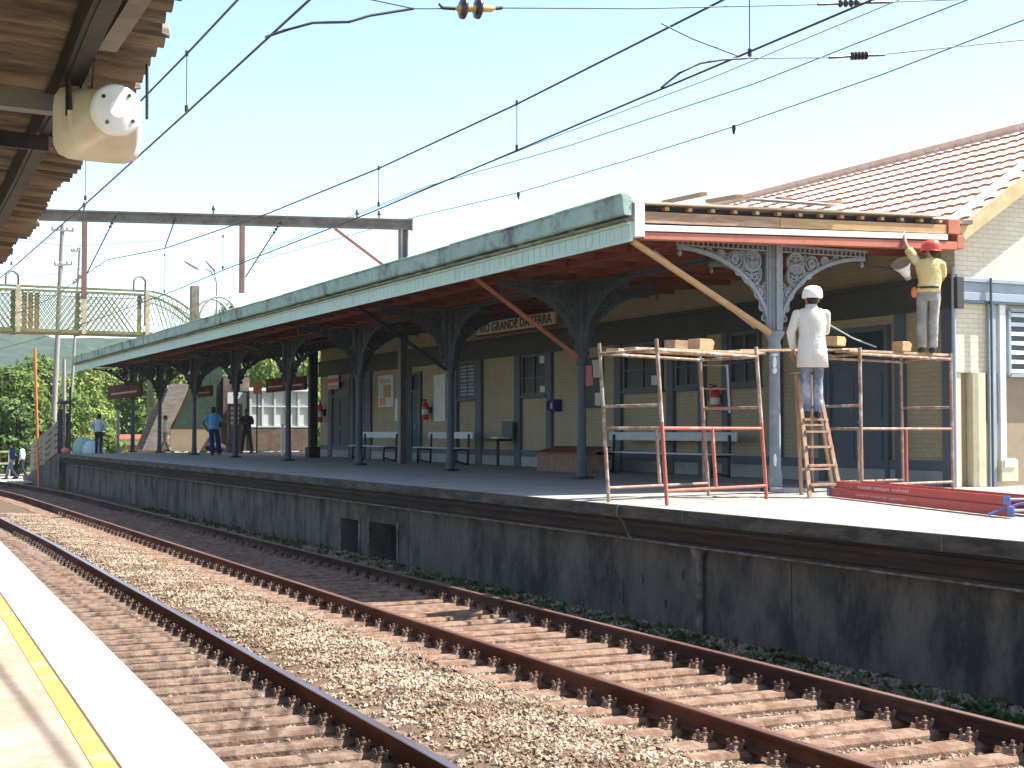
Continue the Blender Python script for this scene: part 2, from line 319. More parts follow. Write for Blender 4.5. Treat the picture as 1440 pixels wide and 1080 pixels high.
def sleeper_mesh(mat, name, label, group):
    t = thing(name, label, 'sleeper', (0,0,ZS), group)
    b = MB(); n = 10
    rings = []
    for i in range(n+1):
        x = -1.36+2.72*i/n; w = .085+.006*math.sin(i*2.1)
        rings.append([V(x,-w-.025,ZS-.13), V(x,w+.025,ZS-.13), V(x,w+.012,ZS-.03), V(x,w*.8,ZS-.002), V(x,-w*.8,ZS-.002), V(x,-w-.012,ZS-.03)])
    b.loft(rings, smooth=False); b.build('sleeper_body', mat, t)
    for sx in (-.84, .84):
        c = MB().box(sx-.17,-.055,ZS-.003,sx+.17,.055,ZS+.006)
        for q in (-1, 1):
            x = sx+q*.115
            c.prism([(x-.045,-.05,ZS-.001),(x+.045,-.05,ZS-.001),(x+.03,-.035,ZS+.035),(x-.03,-.035,ZS+.035)], (0,.1,0))
            c.lathe((x, 0, ZS+.03), [(.026,0),(.026,.03),(.013,.032),(.013,.06)], 6, False)
            c.beam((x-q*.005, -.03, ZS+.05), (x-q*.075, .0, ZS+.03), .03, .018)
            c.beam((x+.015, -.045, ZS+.02), (x+.03, -.055, ZS+.075), .02, .02); c.beam((x-.015, .045, ZS+.02), (x-.03, .055, ZS+.07), .02, .02)
        c.build('rail_fastening', mat, t)
    return t
def place_sleepers(mat, label, group, Dc, t0, n, pitch, nparts):
    proto = sleeper_mesh(mat, 'railway_sleeper', label, group)
    body = [c for c in proto.children if c.name.startswith('sleeper_body')][0]
    for i in range(n):
        t = t0+pitch*i+random.uniform(-.035,.035); D = Dc(t)
        rot = random.uniform(-.022,.022); dz = random.uniform(-.012,.0)
        if i == 0: o = proto; o.location = (D, t, ZS)
        elif i < nparts: o = dup(proto, (D, t, ZS+dz))
        else:
            o = body.copy(); o.name = 'railway_sleeper'; COL.objects.link(o); o.parent = None; o.location = (D, t, ZS+dz)
            o['label'] = label; o['category'] = 'sleeper'; o['group'] = group
        o.rotation_euler = (0, 0, rot)
place_sleepers(m_sleeper, 'rust brown sleeper of the far track, between the platform wall and the pale ballast', 'sleepers of the far track', lambda t: (D_R2(t)+D_R3(t))/2, 5.6, 120, .435, 78)
place_sleepers(m_sleeper_near, 'dusty brown sleeper of the near track, beside the white platform edge', 'sleepers of the near track', lambda t: (D_R0(t)+D_R1(t))/2, 2.6, 100, .425, 70)

# ------------------------------------------------------------------ ballast, ground
def bal_z(D, t):
    D = D-bend(t)
    pts = [(-2,-1.40),(1.6,-1.415),(3.0,-1.41),(3.55,-1.39),(4.0,-1.335),(4.5,-1.315),(5.0,-1.34),(5.4,-1.375),(5.75,-1.405),(7.6,-1.41),(8.0,-1.40),(8.9,-1.37),(12,-1.37)]
    for (a, za), (b, zb) in zip(pts, pts[1:]):
        if a <= D <= b: return za+(zb-za)*(D-a)/(b-a)
    return -1.4
Ds = np.concatenate([np.linspace(-2,2.5,8), np.linspace(2.7,8.86,64)]); Ts = np.concatenate([np.arange(1.5,40,.22), np.arange(40,95,1.)])
g = np.array([[(d+bend(t), t, bal_z(d+bend(t), t)) for d in Ds] for t in Ts])
g[:,:,2] += RNG.normal(0,.006,g.shape[:2])
nD = len(Ds); ii, jj = np.meshgrid(np.arange(len(Ts)-1), np.arange(nD-1), indexing='ij'); a_ = (ii*nD+jj).ravel()
o = npmesh('ballast', g.reshape(-1,3), np.stack([a_, a_+1, a_+nD+1, a_+nD],1), m_ballast); struct(o)
# individual crushed stones lying on the bed
base = np.array([(1,0,0),(-1,0,0),(0,1,0),(0,-1,0),(0,0,1),(0,0,-1)],float)
tri = np.array([(0,2,4),(2,1,4),(1,3,4),(3,0,4),(2,0,5),(1,2,5),(3,1,5),(0,3,5)])
def stones(name, label_n, zone, n, rmin, rmax, mat):
    P = []
    while len(P) < n:
        D = RNG.uniform(zone[0], zone[1]); t = zone[2]+(zone[3]-zone[2])*RNG.random()**1.35
        if D > 8.85: continue
        fr = (t-5.6)/.435; on_far = 5.35 < D < 8.0 and abs(fr-round(fr)) < .26
        frn = (t-2.6)/.425; on_near = D < 4.0+near_shift(t)*.8 and abs(frn-round(frn)) < .27
        if (on_far or on_near) and RNG.random() < .95: continue
        if D < 3.35 and RNG.random() < .5: continue
        if min(abs(D-D_R1(t)), abs(D-D_R2(t)), abs(D-D_R3(t))) < .12: continue
        P.append((D, t, bal_z(D, t)))
    P = np.array(P); k = len(P)
    s = RNG.uniform(rmin, rmax, (k,1,1))*RNG.uniform(.6,1.3,(k,1,3))
    v = base[None]*s*RNG.uniform(.75,1.25,(k,6,3))
    a, b2 = RNG.uniform(0,6.28,(2,k)); ca, sa, cb, sb = np.cos(a), np.sin(a), np.cos(b2), np.sin(b2)
    x = v[:,:,0]*ca[:,None]-v[:,:,1]*sa[:,None]; y = v[:,:,0]*sa[:,None]+v[:,:,1]*ca[:,None]; z = v[:,:,2]
    y2 = y*cb[:,None]-z*sb[:,None]; z2 = y*sb[:,None]+z*cb[:,None]
    v = np.stack([x,y2,z2],2)+P[:,None]+np.array([0,0,.008])
    f = (tri[None]+np.arange(k)[:,None,None]*6).reshape(-1,3)
    o = npmesh(name, v.reshape(-1,3), f, mat); struct(o, 'stuff'); tag(o, label_n, 'stones'); return o
stones('ballast_stones', 'loose pale crushed stones lying between and beside the rails', (2.6,8.85,2.5,40), 85000, .012, .028, m_stone)
# weeds at the foot of the platform wall
P = []
for _ in range(520):
    t = 8+34*random.random()**1.2; P.append((random.gauss(8.45,.17), t))
wv = []; wf = []
for D, t in P:
    if D > 8.7 or D < 7.95: continue
    z = bal_z(D, t)
    for _ in range(random.randint(4,9)):
        a = random.uniform(0,6.28); l = random.uniform(.04,.13); w = l*.28; d = V(math.cos(a), math.sin(a), random.uniform(.3,1.3)).normalized()*l; p = V(D+random.gauss(0,.04), t+random.gauss(0,.04), z)
        sd = V(-math.sin(a), math.cos(a), 0)*w; i = len(wv); wv += [p, p+d*.5+sd, p+d, p+d*.5-sd]; wf.append((i,i+1,i+2,i+3))
o = npmesh('weeds', np.array([tuple(p) for p in wv]), np.array(wf), m_weed); struct(o, 'stuff'); tag(o, 'small green weeds in the gravel at the foot of the platform wall', 'weeds')
# ground sheet with far terrain
o = MB().add([(-900,-300,-1.52),(900,-300,-1.52),(900,1500,-1.52),(-900,1500,-1.52)], [(0,1,2,3)]).build('ground', m_ground); struct(o)
# wooded hills behind
n1, n2 = 170, 34
hv = np.zeros((n1,n2,3))
for i in range(n1):
    for j in range(n2):
        x = -420+i*10.; y = 300+j*14.; u = j/(n2-1)
        h = (31+.012*x+2.0*math.sin(x*.013+1)+1.5*math.sin(x*.031)+1.2*math.sin(x*.11+y*.05))*math.sin(min(1,u*1.5)*math.pi/2)
        hv[i,j] = (x, y, -1.6+h*(1 if u < .7 else 1.3)+random.gauss(0,.5))
ii, jj = np.meshgrid(np.arange(n1-1), np.arange(n2-1), indexing='ij'); a_ = (ii*n2+jj).ravel()
struct(npmesh('hills', hv.reshape(-1,3), np.stack([a_,a_+n2,a_+n2+1,a_+1],1), m_hill, smooth=True))

# ------------------------------------------------------------------ platforms
def edgeN(t): return min(.81+.0395*t, 1.36)-(.0 if t < 14 else .0)
tsN = [0.3+.4*i for i in range(0, 60)]
def strip(Df0, Df1, z0, z1):
    mb = MB(); mb.loft([[V(Df0(t),t,z0), V(Df1(t),t,z0), V(Df1(t),t,z1), V(Df0(t),t,z1)] for t in tsN], smooth=False); return mb
npf = thing('platform', 'near', 'platform', (0,0,0)); del npf['label']; del npf['category']; struct(npf)
strip(lambda t: -6, lambda t: edgeN(t)-.321, -1.5, 0).build('paving', m_tile_floor, npf)
for t in (1.9,3.35,4.75,6.2,7.7,9.1,10.6): MB().prism([(edgeN(t)-.250,t,-.1),(edgeN(t)-.001,t-.02,-.1),(edgeN(t)-.001,t-.02,.0025),(edgeN(t)-.250,t,.0025)], (0,.007,0)).build('joint', m_lower, npf)
strip(lambda t: edgeN(t)-.320, lambda t: edgeN(t)-.262, -.3, .002).build('yellow_line', m_yellow, npf)
strip(lambda t: edgeN(t)-.261, lambda t: edgeN(t)-.252, -.3, -.006).build('joint', m_gap, npf)
strip(lambda t: edgeN(t)-.251, lambda t: edgeN(t), -.16, .001).build('white_edge', m_white_edge, npf, .006)
strip(lambda t: edgeN(t)-.345, lambda t: edgeN(t)-.06, -1.5, -.17).build('platform_wall', m_pwall, npf)

fpf = thing('platform', 'far', 'platform', (8.5,16,0)); del fpf['label']; del fpf['category']; struct(fpf)
TE = 58.6
MB().box(8.5, -6, -.15, 30, TE, 0).build('paving', m_plat, fpf)
lip = MB()
lip.prism([(8.494,-6,-.0045),(8.494,-6,-.145),(8.52,-6,-.152),(8.9,-6,-.152),(8.9,-6,-.0045)], (0,TE+6,0))
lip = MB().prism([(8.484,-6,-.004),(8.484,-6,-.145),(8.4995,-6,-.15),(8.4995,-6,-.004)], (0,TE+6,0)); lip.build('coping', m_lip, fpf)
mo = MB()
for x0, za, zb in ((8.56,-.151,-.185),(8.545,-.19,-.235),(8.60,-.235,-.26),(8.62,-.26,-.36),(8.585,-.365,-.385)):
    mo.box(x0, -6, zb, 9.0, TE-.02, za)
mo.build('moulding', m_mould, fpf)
# wall with the two culvert openings
oa, ob = atD(480,728,8.74), atD(505,728,8.74); oc, od = atD(520,733,8.74), atD(559,733,8.74)
holes = sorted([(ob.y, oa.y, oa.z), (od.y, oc.y, oc.z)])
wl = MB(); y = -6.
for h0, h1, hz in holes:
    wl.box(8.74, y, -1.6, 9.2, h0, -.386); wl.box(8.74, h0, hz, 9.2, h1, -.386); y = h1
wl.box(8.74, y, -1.6, 9.2, TE-.03, -.386); wl.build('platform_wall', m_pwall, fpf)
hl = MB()
for h0, h1, hz in holes: hl.box(9.15, h0-.02, -1.6, 9.6, h1+.02, hz+.02)
hl.build('culvert', m_hole, fpf)
fr = MB()
for h0, h1, hz in holes:
    for yy in (h0-.07, h1-.0): fr.box(8.722, yy, -1.5, 8.739, yy+.07, hz+.06)
fr.build('culvert_frame', m_pipe_old, fpf)
jt = MB()
for t in (9.2, 13.2, 19.6, 26.3, 33, 41): jt.box(8.482, t, -.148, 8.4835, t+.018, -.006)
jt.build('joint', m_gap, fpf)
# ramp down at the far end
MB().prism([(8.5,TE,-.002),(8.5,TE+11,-1.3),(8.5,TE+11,-1.6),(8.5,TE,-1.6)], (3.2,0,0)).build('ramp', m_pwall, fpf)
cj = MB()
for t in (7.9,11.6,15.2,17.4,21.9,27.5,31.6,36.2,42.5,48): cj.box(8.7375, t, -1.45, 8.7395, t+.016, -.40)
cj.build('wall_joint', m_hole, fpf)
for x, ya, yb_, w in ((877,812,850,.03),(905,806,824,.04),(962,800,818,.05),(938,842,858,.06),(830,790,806,.03),(735,786,806,.04),(668,760,778,.05),(1182,838,850,.05)):
    A_, B_ = atD(x,ya,8.7385), atD(x,yb_,8.7385); MB().prism([(8.7372,A_.y,A_.z),(8.7372,A_.y+w,A_.z-.03),(8.7372,A_.y+w*.8,B_.z),(8.7372,A_.y-w*.3,B_.z+.05)], (.002,0,0)).build('wall_hole', m_hole, fpf)
p = atD(984,775,8.68)
dp = thing('drain_pipe', 'old cement drain pipe with a funnel head on the platform wall', 'drain pipe', (8.68, p.y, -1.4))
MB().tube([(8.68,p.y,-.55),(8.68,p.y+.005,-1.0),(8.685,p.y,-1.4)], .045, 10).build('pipe', m_pipe_old, dp)
MB().lathe((8.67,p.y,-.56), [(.045,0),(.06,.04),(.10,.14),(.09,.15)], 12).build('hopper', m_pipe_old, dp)
p = atz(864,712,-.02)
cd = MB(); cd.tube([(8.47,p.y,.005),(8.465,p.y,-.14),(8.53,p.y-.02,-.19),(8.57,p.y-.1,-.37),(8.60,p.y-.15,-.40)], .012, 6)
cd.tube([(8.575,2,-.405),(8.575,14,-.40),(8.575,30,-.40),(8.575,56,-.40)], .014, 6); tag(cd.build('conduit', m_pipe_old), 'thin grey conduit running along the moulding of the platform wall', 'conduit')

# ------------------------------------------------------------------ station building
WD = 15.8; TW = 16.8; TB = 48.0
sb = thing('station_building', 'cream brick station building with blue grey trim and a red tiled roof', 'building', (WD, TW, 0))
MB().box(WD, TW+.3, 0, WD+.3, TB, 3.86).build('wall', m_cream_f, sb)
def gabz(D): return 4.08+.654*(min(D, 2*19.05-D)-15.72)
# gable end: upper brick, recessed lower panels
E0 = 16.8
ew = MB(); ew.prism([(WD,E0,1.78),(23.0,E0,1.78),(23.0,E0,3.2),(22.3,E0,gabz(22.3)),(19.05,E0,gabz(19.05)),(WD,E0,gabz(WD))], (0,.3,0)); ew.build('gable_wall', m_cream_e, sb)
xs = lambda x, t=E0: att(x, 600, t)[0]
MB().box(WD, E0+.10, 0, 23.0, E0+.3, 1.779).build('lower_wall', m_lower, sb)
MB().box(WD+.004, E0+.02, 0, WD+.12, E0+.099, 1.775).build('corner_pier', m_cream, sb, .006)
MB().box(xs(1366), E0-.04, 0, xs(1384), E0+.098, 1.775).build('pilaster', m_cream, sb, .006)
MB().box(xs(1388), E0-.06, 0, xs(1398), E0-.003, 3.0).build('pilaster', m_blue_l, sb, .006)
MB().box(xs(1403), E0-.07, 0.25, xs(1411), E0-.003, 3.0).build('pilaster', m_slat_w, sb, .006)
MB().box(xs(1401), E0-.11, .08, xs(1424), E0-.002, .42).build('pier_base', m_cream, sb, .01)
MB().box(xs(1404), E0-.13, .30, xs(1420), E0-.112, .44).build('pier_cap', m_white, sb, .01)
co = MB(); co.box(WD-.02, E0-.10, 3.19, 23, E0-.003, 3.25); co.box(WD, E0-.05, 3.03, 23, E0-.003, 3.189); co.box(WD-.01, E0-.085, 2.90, 23, E0-.003, 3.029)
co.build('cornice', m_blue_l, sb, .006)
MB().box(WD-.01, E0-.11, 2.86, 23, E0-.003, 2.897).build('cornice_edge', m_blue, sb)
MB().tube([(xs(1387),E0-.13,3.26),(xs(1387),E0-.13,.0)], .022, 8).build('downpipe', m_blue, sb)
lw = thing('x','x','x',(0,0,0)); bpy.data.objects.remove(lw)
x0, x1 = xs(1418), xs(1500); z1 = att(1418,436,E0)[2]; z0 = att(1418,528,E0)[2]
fw = MB()
for a, b in (((x0,z0),(x0,z1)), ((x1,z0),(x1,z1)), ((x0,z0),(x1,z0)), ((x0,z1),(x1,z1))): fw.beam((a[0],E0-.03,a[1]), (b[0],E0-.03,b[1]), .05, .06, (0,1,0))
win = fw.build('window', m_blue_l, sb)
sl = MB(); nsl = 7
for i in range(nsl):
    z = z0+(z1-z0)*(i+.5)/nsl; sl.prism([(x0+.03,E0-.035,z-.035),(x0+.03,E0-.028,z-.035),(x0+.03,E0-.004,z+.03),(x0+.03,E0-.012,z+.03)], (x1-x0-.06,0,0))
sl.build('louvre', m_slat_w, win)
MB().box(x0+.02,E0-.003,z0,x1-.02,E0-.0015,z1).build('pane', m_blue, win)
# front wall dressing (D just in front of WD)
def wy(x): return atD(x, 600, WD)[1]
MB().box(WD-.07, TW-.02, 2.84, WD-.002, TB, 3.22).build('frieze', m_band, sb)
MB().box(WD-.14, TW-.04, 3.22, WD-.002, TB, 3.30).build('frieze_moulding', m_band, sb)
MB().box(WD-.10, TW-.03, 2.78, WD-.002, TB, 2.839).build('frieze_moulding', m_band, sb)
MB().box(WD-.06, TW+.1, .24, WD-.002, TB, .40).build('plinth', m_blue, sb)
MB().box(WD-.05, TW+.1, .001, WD-.002, TB, .24).build('plinth_base', M('grey_render', (.30,.30,.29), scale=3), sb)
for xa, xb in ((1264,1276),(1156,1166),(1090,1102),(1020,1028),(986,994),(942,951),(868,877),(772,779),(727,735),(672,680),(638,646),(571,579),(516,524),(495,500),(464,468)):
    MB().box(WD-.09, wy(xb), .001, WD-.003, wy(xa), 2.779).build('pilaster', m_blue, sb, .008)
MB().box(WD-.09, TW, .001, WD-.003, TW+.22, 2.779).build('pilaster', m_blue, sb, .008)
def front_window(xa, xb, slats=False, papers=()):
    ya, yb = wy(xb), wy(xa); z0, z1 = 1.74, 2.77
    f = MB(); w = .07
    f.box(WD-.06,ya,z0,WD-.003,ya+w,z1); f.box(WD-.06,yb-w,z0,WD-.003,yb,z1); f.box(WD-.06,ya+w,z0,WD-.003,yb-w,z0+w); f.box(WD-.06,ya+w,z1-w,WD-.003,yb-w,z1)
    f.box(WD-.05,(ya+yb)/2-.025,z0+w,WD-.003,(ya+yb)/2+.025,z1-w); f.box(WD-.05,ya+w,z0+.42,WD-.003,yb-w,z0+.46)
    wn = f.build('window', m_blue, sb)
    MB().box(WD-.02,ya+w,z0+w,WD-.004,yb-w,z1-w).build('pane', m_glass, wn)
    if slats:
        s = MB()
        for i in range(9):
            z = z0+.1+i*.095; s.prism([(WD-.046,ya+w,z),(WD-.04,ya+w,z),(WD-.022,ya+w,z+.06),(WD-.028,ya+w,z+.06)], (0,(yb-ya)-2*w,0))
        s.build('louvre', m_blue_l, wn)
    MB().box(WD-.13,ya-.05,z0-.05,WD-.003,yb+.05,z0-.002).build('sill', m_blue, wn)
    if papers:
        pp = MB()
        for u, v, du, dv in papers: pp.box(WD-.056, ya+u, z0+v, WD-.052, ya+u+du, z0+v+dv)
        pp.build('notice', m_paper, wn)
front_window(1029,1072); front_window(952,985); front_window(879,934, papers=((.12,.10,.3,.2),(.5,.8,.3,.12)))
front_window(736,771, papers=((.1,.78,.25,.2),(.08,.08,.25,.15))); front_window(647,671, True)
def door(xa, xb, mat=m_blue, top=2.62, pan=m_blue):
    ya, yb = wy(xb), wy(xa); f = MB()
    f.box(WD-.08,ya,.002,WD-.003,ya+.09,top); f.box(WD-.08,yb-.09,.002,WD-.003,yb,top); f.box(WD-.08,ya+.09,top-.09,WD-.003,yb-.09,top); f.box(WD-.07,ya+.09,top-.6,WD-.003,yb-.09,top-.52)
    d = f.build('door', mat, sb); ym = (ya+yb)/2
    p = MB(); p.box(WD-.03,ya+.09,.01,WD-.004,ym-.008,top-.6); p.box(WD-.03,ym+.008,.01,WD-.004,yb-.09,top-.6)
    for a, b in ((ya+.09,ym-.008),(ym+.008,yb-.09)):
        for zz, zh in ((.2,.9),(1.1,1.85)): p.box(WD-.045,a+.1,zz,WD-.0305,b-.1,zh)
    p.build('panel', pan, d); MB().box(WD-.02,ya+.09,top-.52,WD-.004,yb-.09,top-.09).build('fanlight', m_glass, d)
    MB().lathe((WD-.06,ym-.06,1.02), [(.001,-.03),(.03,-.015),(.03,.015),(.001,.03)], 8).build('handle', m_grey, d)
door(1167,1254); door(580,594); door(502,515); door(468,494, pan=m_black)
# roof: courses of pantiles stepping up to the ridge, back slope
def tile_slope(y0, y1, side):
    tw = .235; ns = 5; ys = np.arange(y0, y1, tw/ns); nc = 13; L = 3.42/nc
    rows = []
    wav = np.abs(np.sin(np.pi*(ys-y0)/tw))*.018; jit = np.repeat(RNG.normal(0,.006,len(ys)//ns+1), ns)[:len(ys)]
    for c in range(nc):
        jit = np.repeat(RNG.normal(0,.008,len(ys)//ns+2), ns)[:len(ys)]
        for e in (0, 1):
            d = (c+(1.04 if e else 0))*L; D = 15.66+d; z = 4.02+.654*(D-15.72)+(.0 if e else .034)+wav+jit*.6
            DD = D if side > 0 else 2*19.08-D
            rows.append(np.stack([np.full_like(ys, DD)+(jit*1.2 if side > 0 else 0), ys, z], 1))
    v = np.array(rows); nr, n = v.shape[:2]; ii, jj = np.meshgrid(np.arange(nr-1), np.arange(n-1), indexing='ij'); a = (ii*n+jj).ravel()
    return v.reshape(-1,3), (np.stack([a,a+n,a+n+1,a+1],1) if side > 0 else np.stack([a,a+1,a+n+1,a+n],1))
RY0 = 16.55
for side in (1, -1):
    v, f = tile_slope(RY0, 58, side); rf = npmesh('roof', v-np.array(WL(sb)), f, m_tile, sb, smooth=False)
    rf.data.materials.append(m_tile_red); nrow = len(f)//25; rf.data.polygons.foreach_set('material_index', np.array([(i//nrow) % 2 for i in range(len(f))], dtype=np.int32))
rd = MB()
for i in range(103): y = RY0+.4*i; rd.tube([(19.07,y,6.25),(19.07,y+.42,6.262)], [.10,.088], 10)
rd.build('ridge_tiles', m_tile, sb)
bb = MB()
bb.prism([(15.58,RY0-.05,3.97),(15.74,RY0-.05,3.80),(19.09,RY0-.05,5.97),(19.09,RY0-.05,6.27)], (0,.045,0)); bb.prism([(22.44,RY0-.05,3.80),(22.60,RY0-.05,3.97),(19.091,RY0-.05,6.27),(19.091,RY0-.05,5.97)], (0,.045,0))
bb.build('barge_board', M('tan_barge_paint', (.60,.45,.25), (.54,.40,.22), (.46,.33,.18), scale=4, bump=.15), sb, .004)
sf = MB().prism([(15.70,RY0,3.93),(15.70,RY0,4.0),(19.07,RY0,6.2),(19.07,RY0,6.13)], (0,32,0)); sf.prism([(22.44,RY0,3.93),(22.44,RY0,4.0),(19.071,RY0,6.2),(19.071,RY0,6.13)], (0,32,0)); sf.build('soffit', m_wood, sb)
bk = MB(); bk.box(22.7,TW+.31,0,23,TB,4); bk.prism([(WD+.31,TB-.3,0),(22.69,TB-.3,0),(22.69,TB-.3,3.7),(19.05,TB-.3,6.0),(WD+.31,TB-.3,3.8)], (0,.298,0)); bk.build('back_wall', m_cream_f, sb)
MB().tube([(WD-.09,TW-.06,3.4),(WD-.09,TW-.06,.02)], .035, 8).build('downpipe', m_blue_l, sb)
MB().box(WD-.11,TW-.17,2.76,WD+.02,TW-.06,3.24).build('rainwater_head', m_band, sb)

# ------------------------------------------------------------------ platform canopy
T0 = 16.3; T1 = 62.3; DF = 9.65
cp = thing('platform_canopy', 'long platform canopy with a pale green fascia and stripped roof end', 'canopy', (DF, T0, 3.4))
def slopez(D, z): return z+(D-DF)*.022
fa = MB(); fa.box(DF, T0-.02, 3.40, DF+.05, T1, 3.66); fa.box(DF-.025, T0-.02, 3.385, DF-.001, T1, 3.43); fa.box(DF-.03, T0-.02, 3.62, DF-.001, T1, 3.66)
fa.build('fascia', m_fascia, cp, .004)
fb = MB()
for i in range(230): y = T0+.2*i; fb.box(DF-.006, y, 3.431, DF-.0005, y+.19, 3.619)
fb.build('fascia_boards', m_fascia, cp, .003)
MB().box(DF-.09, T0-.03, 3.661, DF+.06, T1, 3.70).build('ledge', m_ledge, cp, .004)
gt = MB(); nseg = 24
for i in range(nseg):
    y0 = T0-.05+(T1-T0+.05)*i/nseg; y1 = T0-.05+(T1-T0+.05)*(i+1)/nseg-.012; dz = random.uniform(-.008,.008)
    gt.prism([(DF-.03,y0,3.73+dz),(DF-.09,y0,3.735+dz),(DF-.115,y0,3.76+dz),(DF-.135,y0,3.98+dz),(DF-.155,y0,3.99+dz),(DF-.155,y0,4.02+dz),(DF-.10,y0,4.03+dz),(DF+.02,y0,3.97+dz),(DF+.02,y0,3.73+dz)], (0,y1-y0,0))
gt.build('gutter', m_gutter, cp, .006)
mo = MB()
for i in range(90):
    y = T0+.4+random.random()*44; mo.ell((DF-.05,y,3.70), .03, random.uniform(.05,.25), random.uniform(.01,.03), 6, 4)
mo.build('gutter_moss', m_ledge, cp)
rk = MB()
rk.prism([(DF+.021,T0+.10,3.90),(WD-.001,T0+.10,4.03),(WD-.001,T0+.10,4.09),(DF+.021,T0+.10,3.95)], (0,T1-T0-.10,0)); rk.build('roof_deck', m_sheet, cp)
ce = MB()
nb = int((T1-T0-.3)/.16)
for i in range(nb):
    y = T0+.32+i*.16; ce.prism([(DF+.06,y,3.80),(WD-.005,y,3.86),(WD-.005,y,3.885),(DF+.06,y,3.825)], (0,.152,0))
ce.build('ceiling_boards', m_ceil, cp)
for i in range(46):
    t = T0+.55+i*1.0
    if t > T1-.1: break
    rf_ = MB(); rf_.prism([(DF+.055,t,3.60),(WD-.008,t,3.70),(WD-.008,t,3.80),(DF+.055,t,3.74)], (0,.09,0))
    rf_.build('rafter', m_woodred if t < 46 else m_brown_lighter, cp)  # lighter brown at the far end paints in bounced daylight
for x in (DF+.35, DF+1.5, 12.4, 14.0):
    MB().box(x, T0+.1, slopez(x,3.56), x+.11, T1, slopez(x,3.56)+.11).build('purlin', m_woodred, cp)
# the stripped end: white post, boards, salmon beam
def endp(x, y): return att(x, y, T0)
def endstrip(name, x0, x1, za, zb, wa, wb, y0, th, mat, bev=.004):
    f = lambda z0, z1, x: z0+(z1-z0)*(x-9.93)/(14.74-9.93)
    MB().prism([(x0,y0,f(za,zb,x0)),(x1,y0,f(za,zb,x1)),(x1,y0,f(wa,wb,x1)),(x0,y0,f(wa,wb,x0))], (0,th,0)).build(name, mat, cp, bev)
MB().box(DF+.051, T0-.07, 3.46, DF+.20, T0+.12, 3.90).build('end_post', m_white, cp, .004)
endstrip('end_beam', DF+.202, 15.35, 3.435,3.58, 3.53,3.695, T0-.04, .14, m_salmon, .006)
endstrip('white_batten', DF+.202, 15.15, 3.545,3.72, 3.625,3.80, T0-.055, .1, m_white)
endstrip('end_board', DF+.202, 12.1, 3.66,3.81, 3.81,3.955, T0-.02, .04, m_wood)
endstrip('end_board', 12.102, 15.15, 3.66,3.815, 3.80,3.95, T0-.03, .04, m_wood_new)
endstrip('end_board', DF+.202, 15.3, 3.62,3.80, 3.86,4.05, T0+.08, .05, m_steel_dk)  # black backing strip stands in for the shaded gaps behind the batten ends
for i in range(15):
    x = DF+.55+i*.37; zz = 3.835+(x-9.93)*.03; MB().box(x, T0-.03, zz, x+.06, T0+.07, zz+.045).build('batten_end', m_wood_new, cp)
MB().prism([(DF+.02,T0-.07,3.90),(15.0,T0-.07,4.075),(15.0,T0-.07,4.10),(DF+.02,T0-.07,3.925)], (0,.35,0)).build('roof_edge_board', M('bleached_board', (.62,.50,.40), (.52,.38,.28), scale=3), cp, .003)
e6 = MB(); e6.box(15.17,T0-.05,3.83,15.40,T0+.25,4.05); e6.box(15.36,T0-.03,3.62,15.5,T0+.2,3.82); e6.build('end_block', m_salmon, cp, .008)
# loose timbers and flashing lying on the stripped roof
for k, (xa, ya, xb, yb, L, mt) in enumerate(((990,288,1022,276,1.9,m_wood_new),(1040,292,1088,284,1.6,m_wood_new),(1110,292,1128,288,1.0,m_salmon),(1180,296,1225,291,1.2,m_wood_new))):
    a = att(xa,ya,T0+.05); a.z = slopez(a.x,4.10); b = a+V(.55,L,.20)
    o = MB().beam(a, b, .09, .05).build('timber', mt); tag(o, ['loose timber lying across the stripped canopy roof, leftmost of the three long ones','loose timber on the stripped canopy roof above the iron bracket','short salmon painted timber end on the stripped canopy roof','loose timber on the stripped canopy roof near the roof tiles'][k], 'timber', 'loose timbers on the stripped roof')
o = MB().prism([(11.6,T0-.12,4.09),(13.2,T0-.12,4.11),(13.4,T0+.5,4.19),(11.8,T0+.5,4.17)], (0,0,.012)).build('flashing_sheet', m_white); tag(o, 'bent white metal flashing lying on the stripped canopy roof', 'metal sheet')

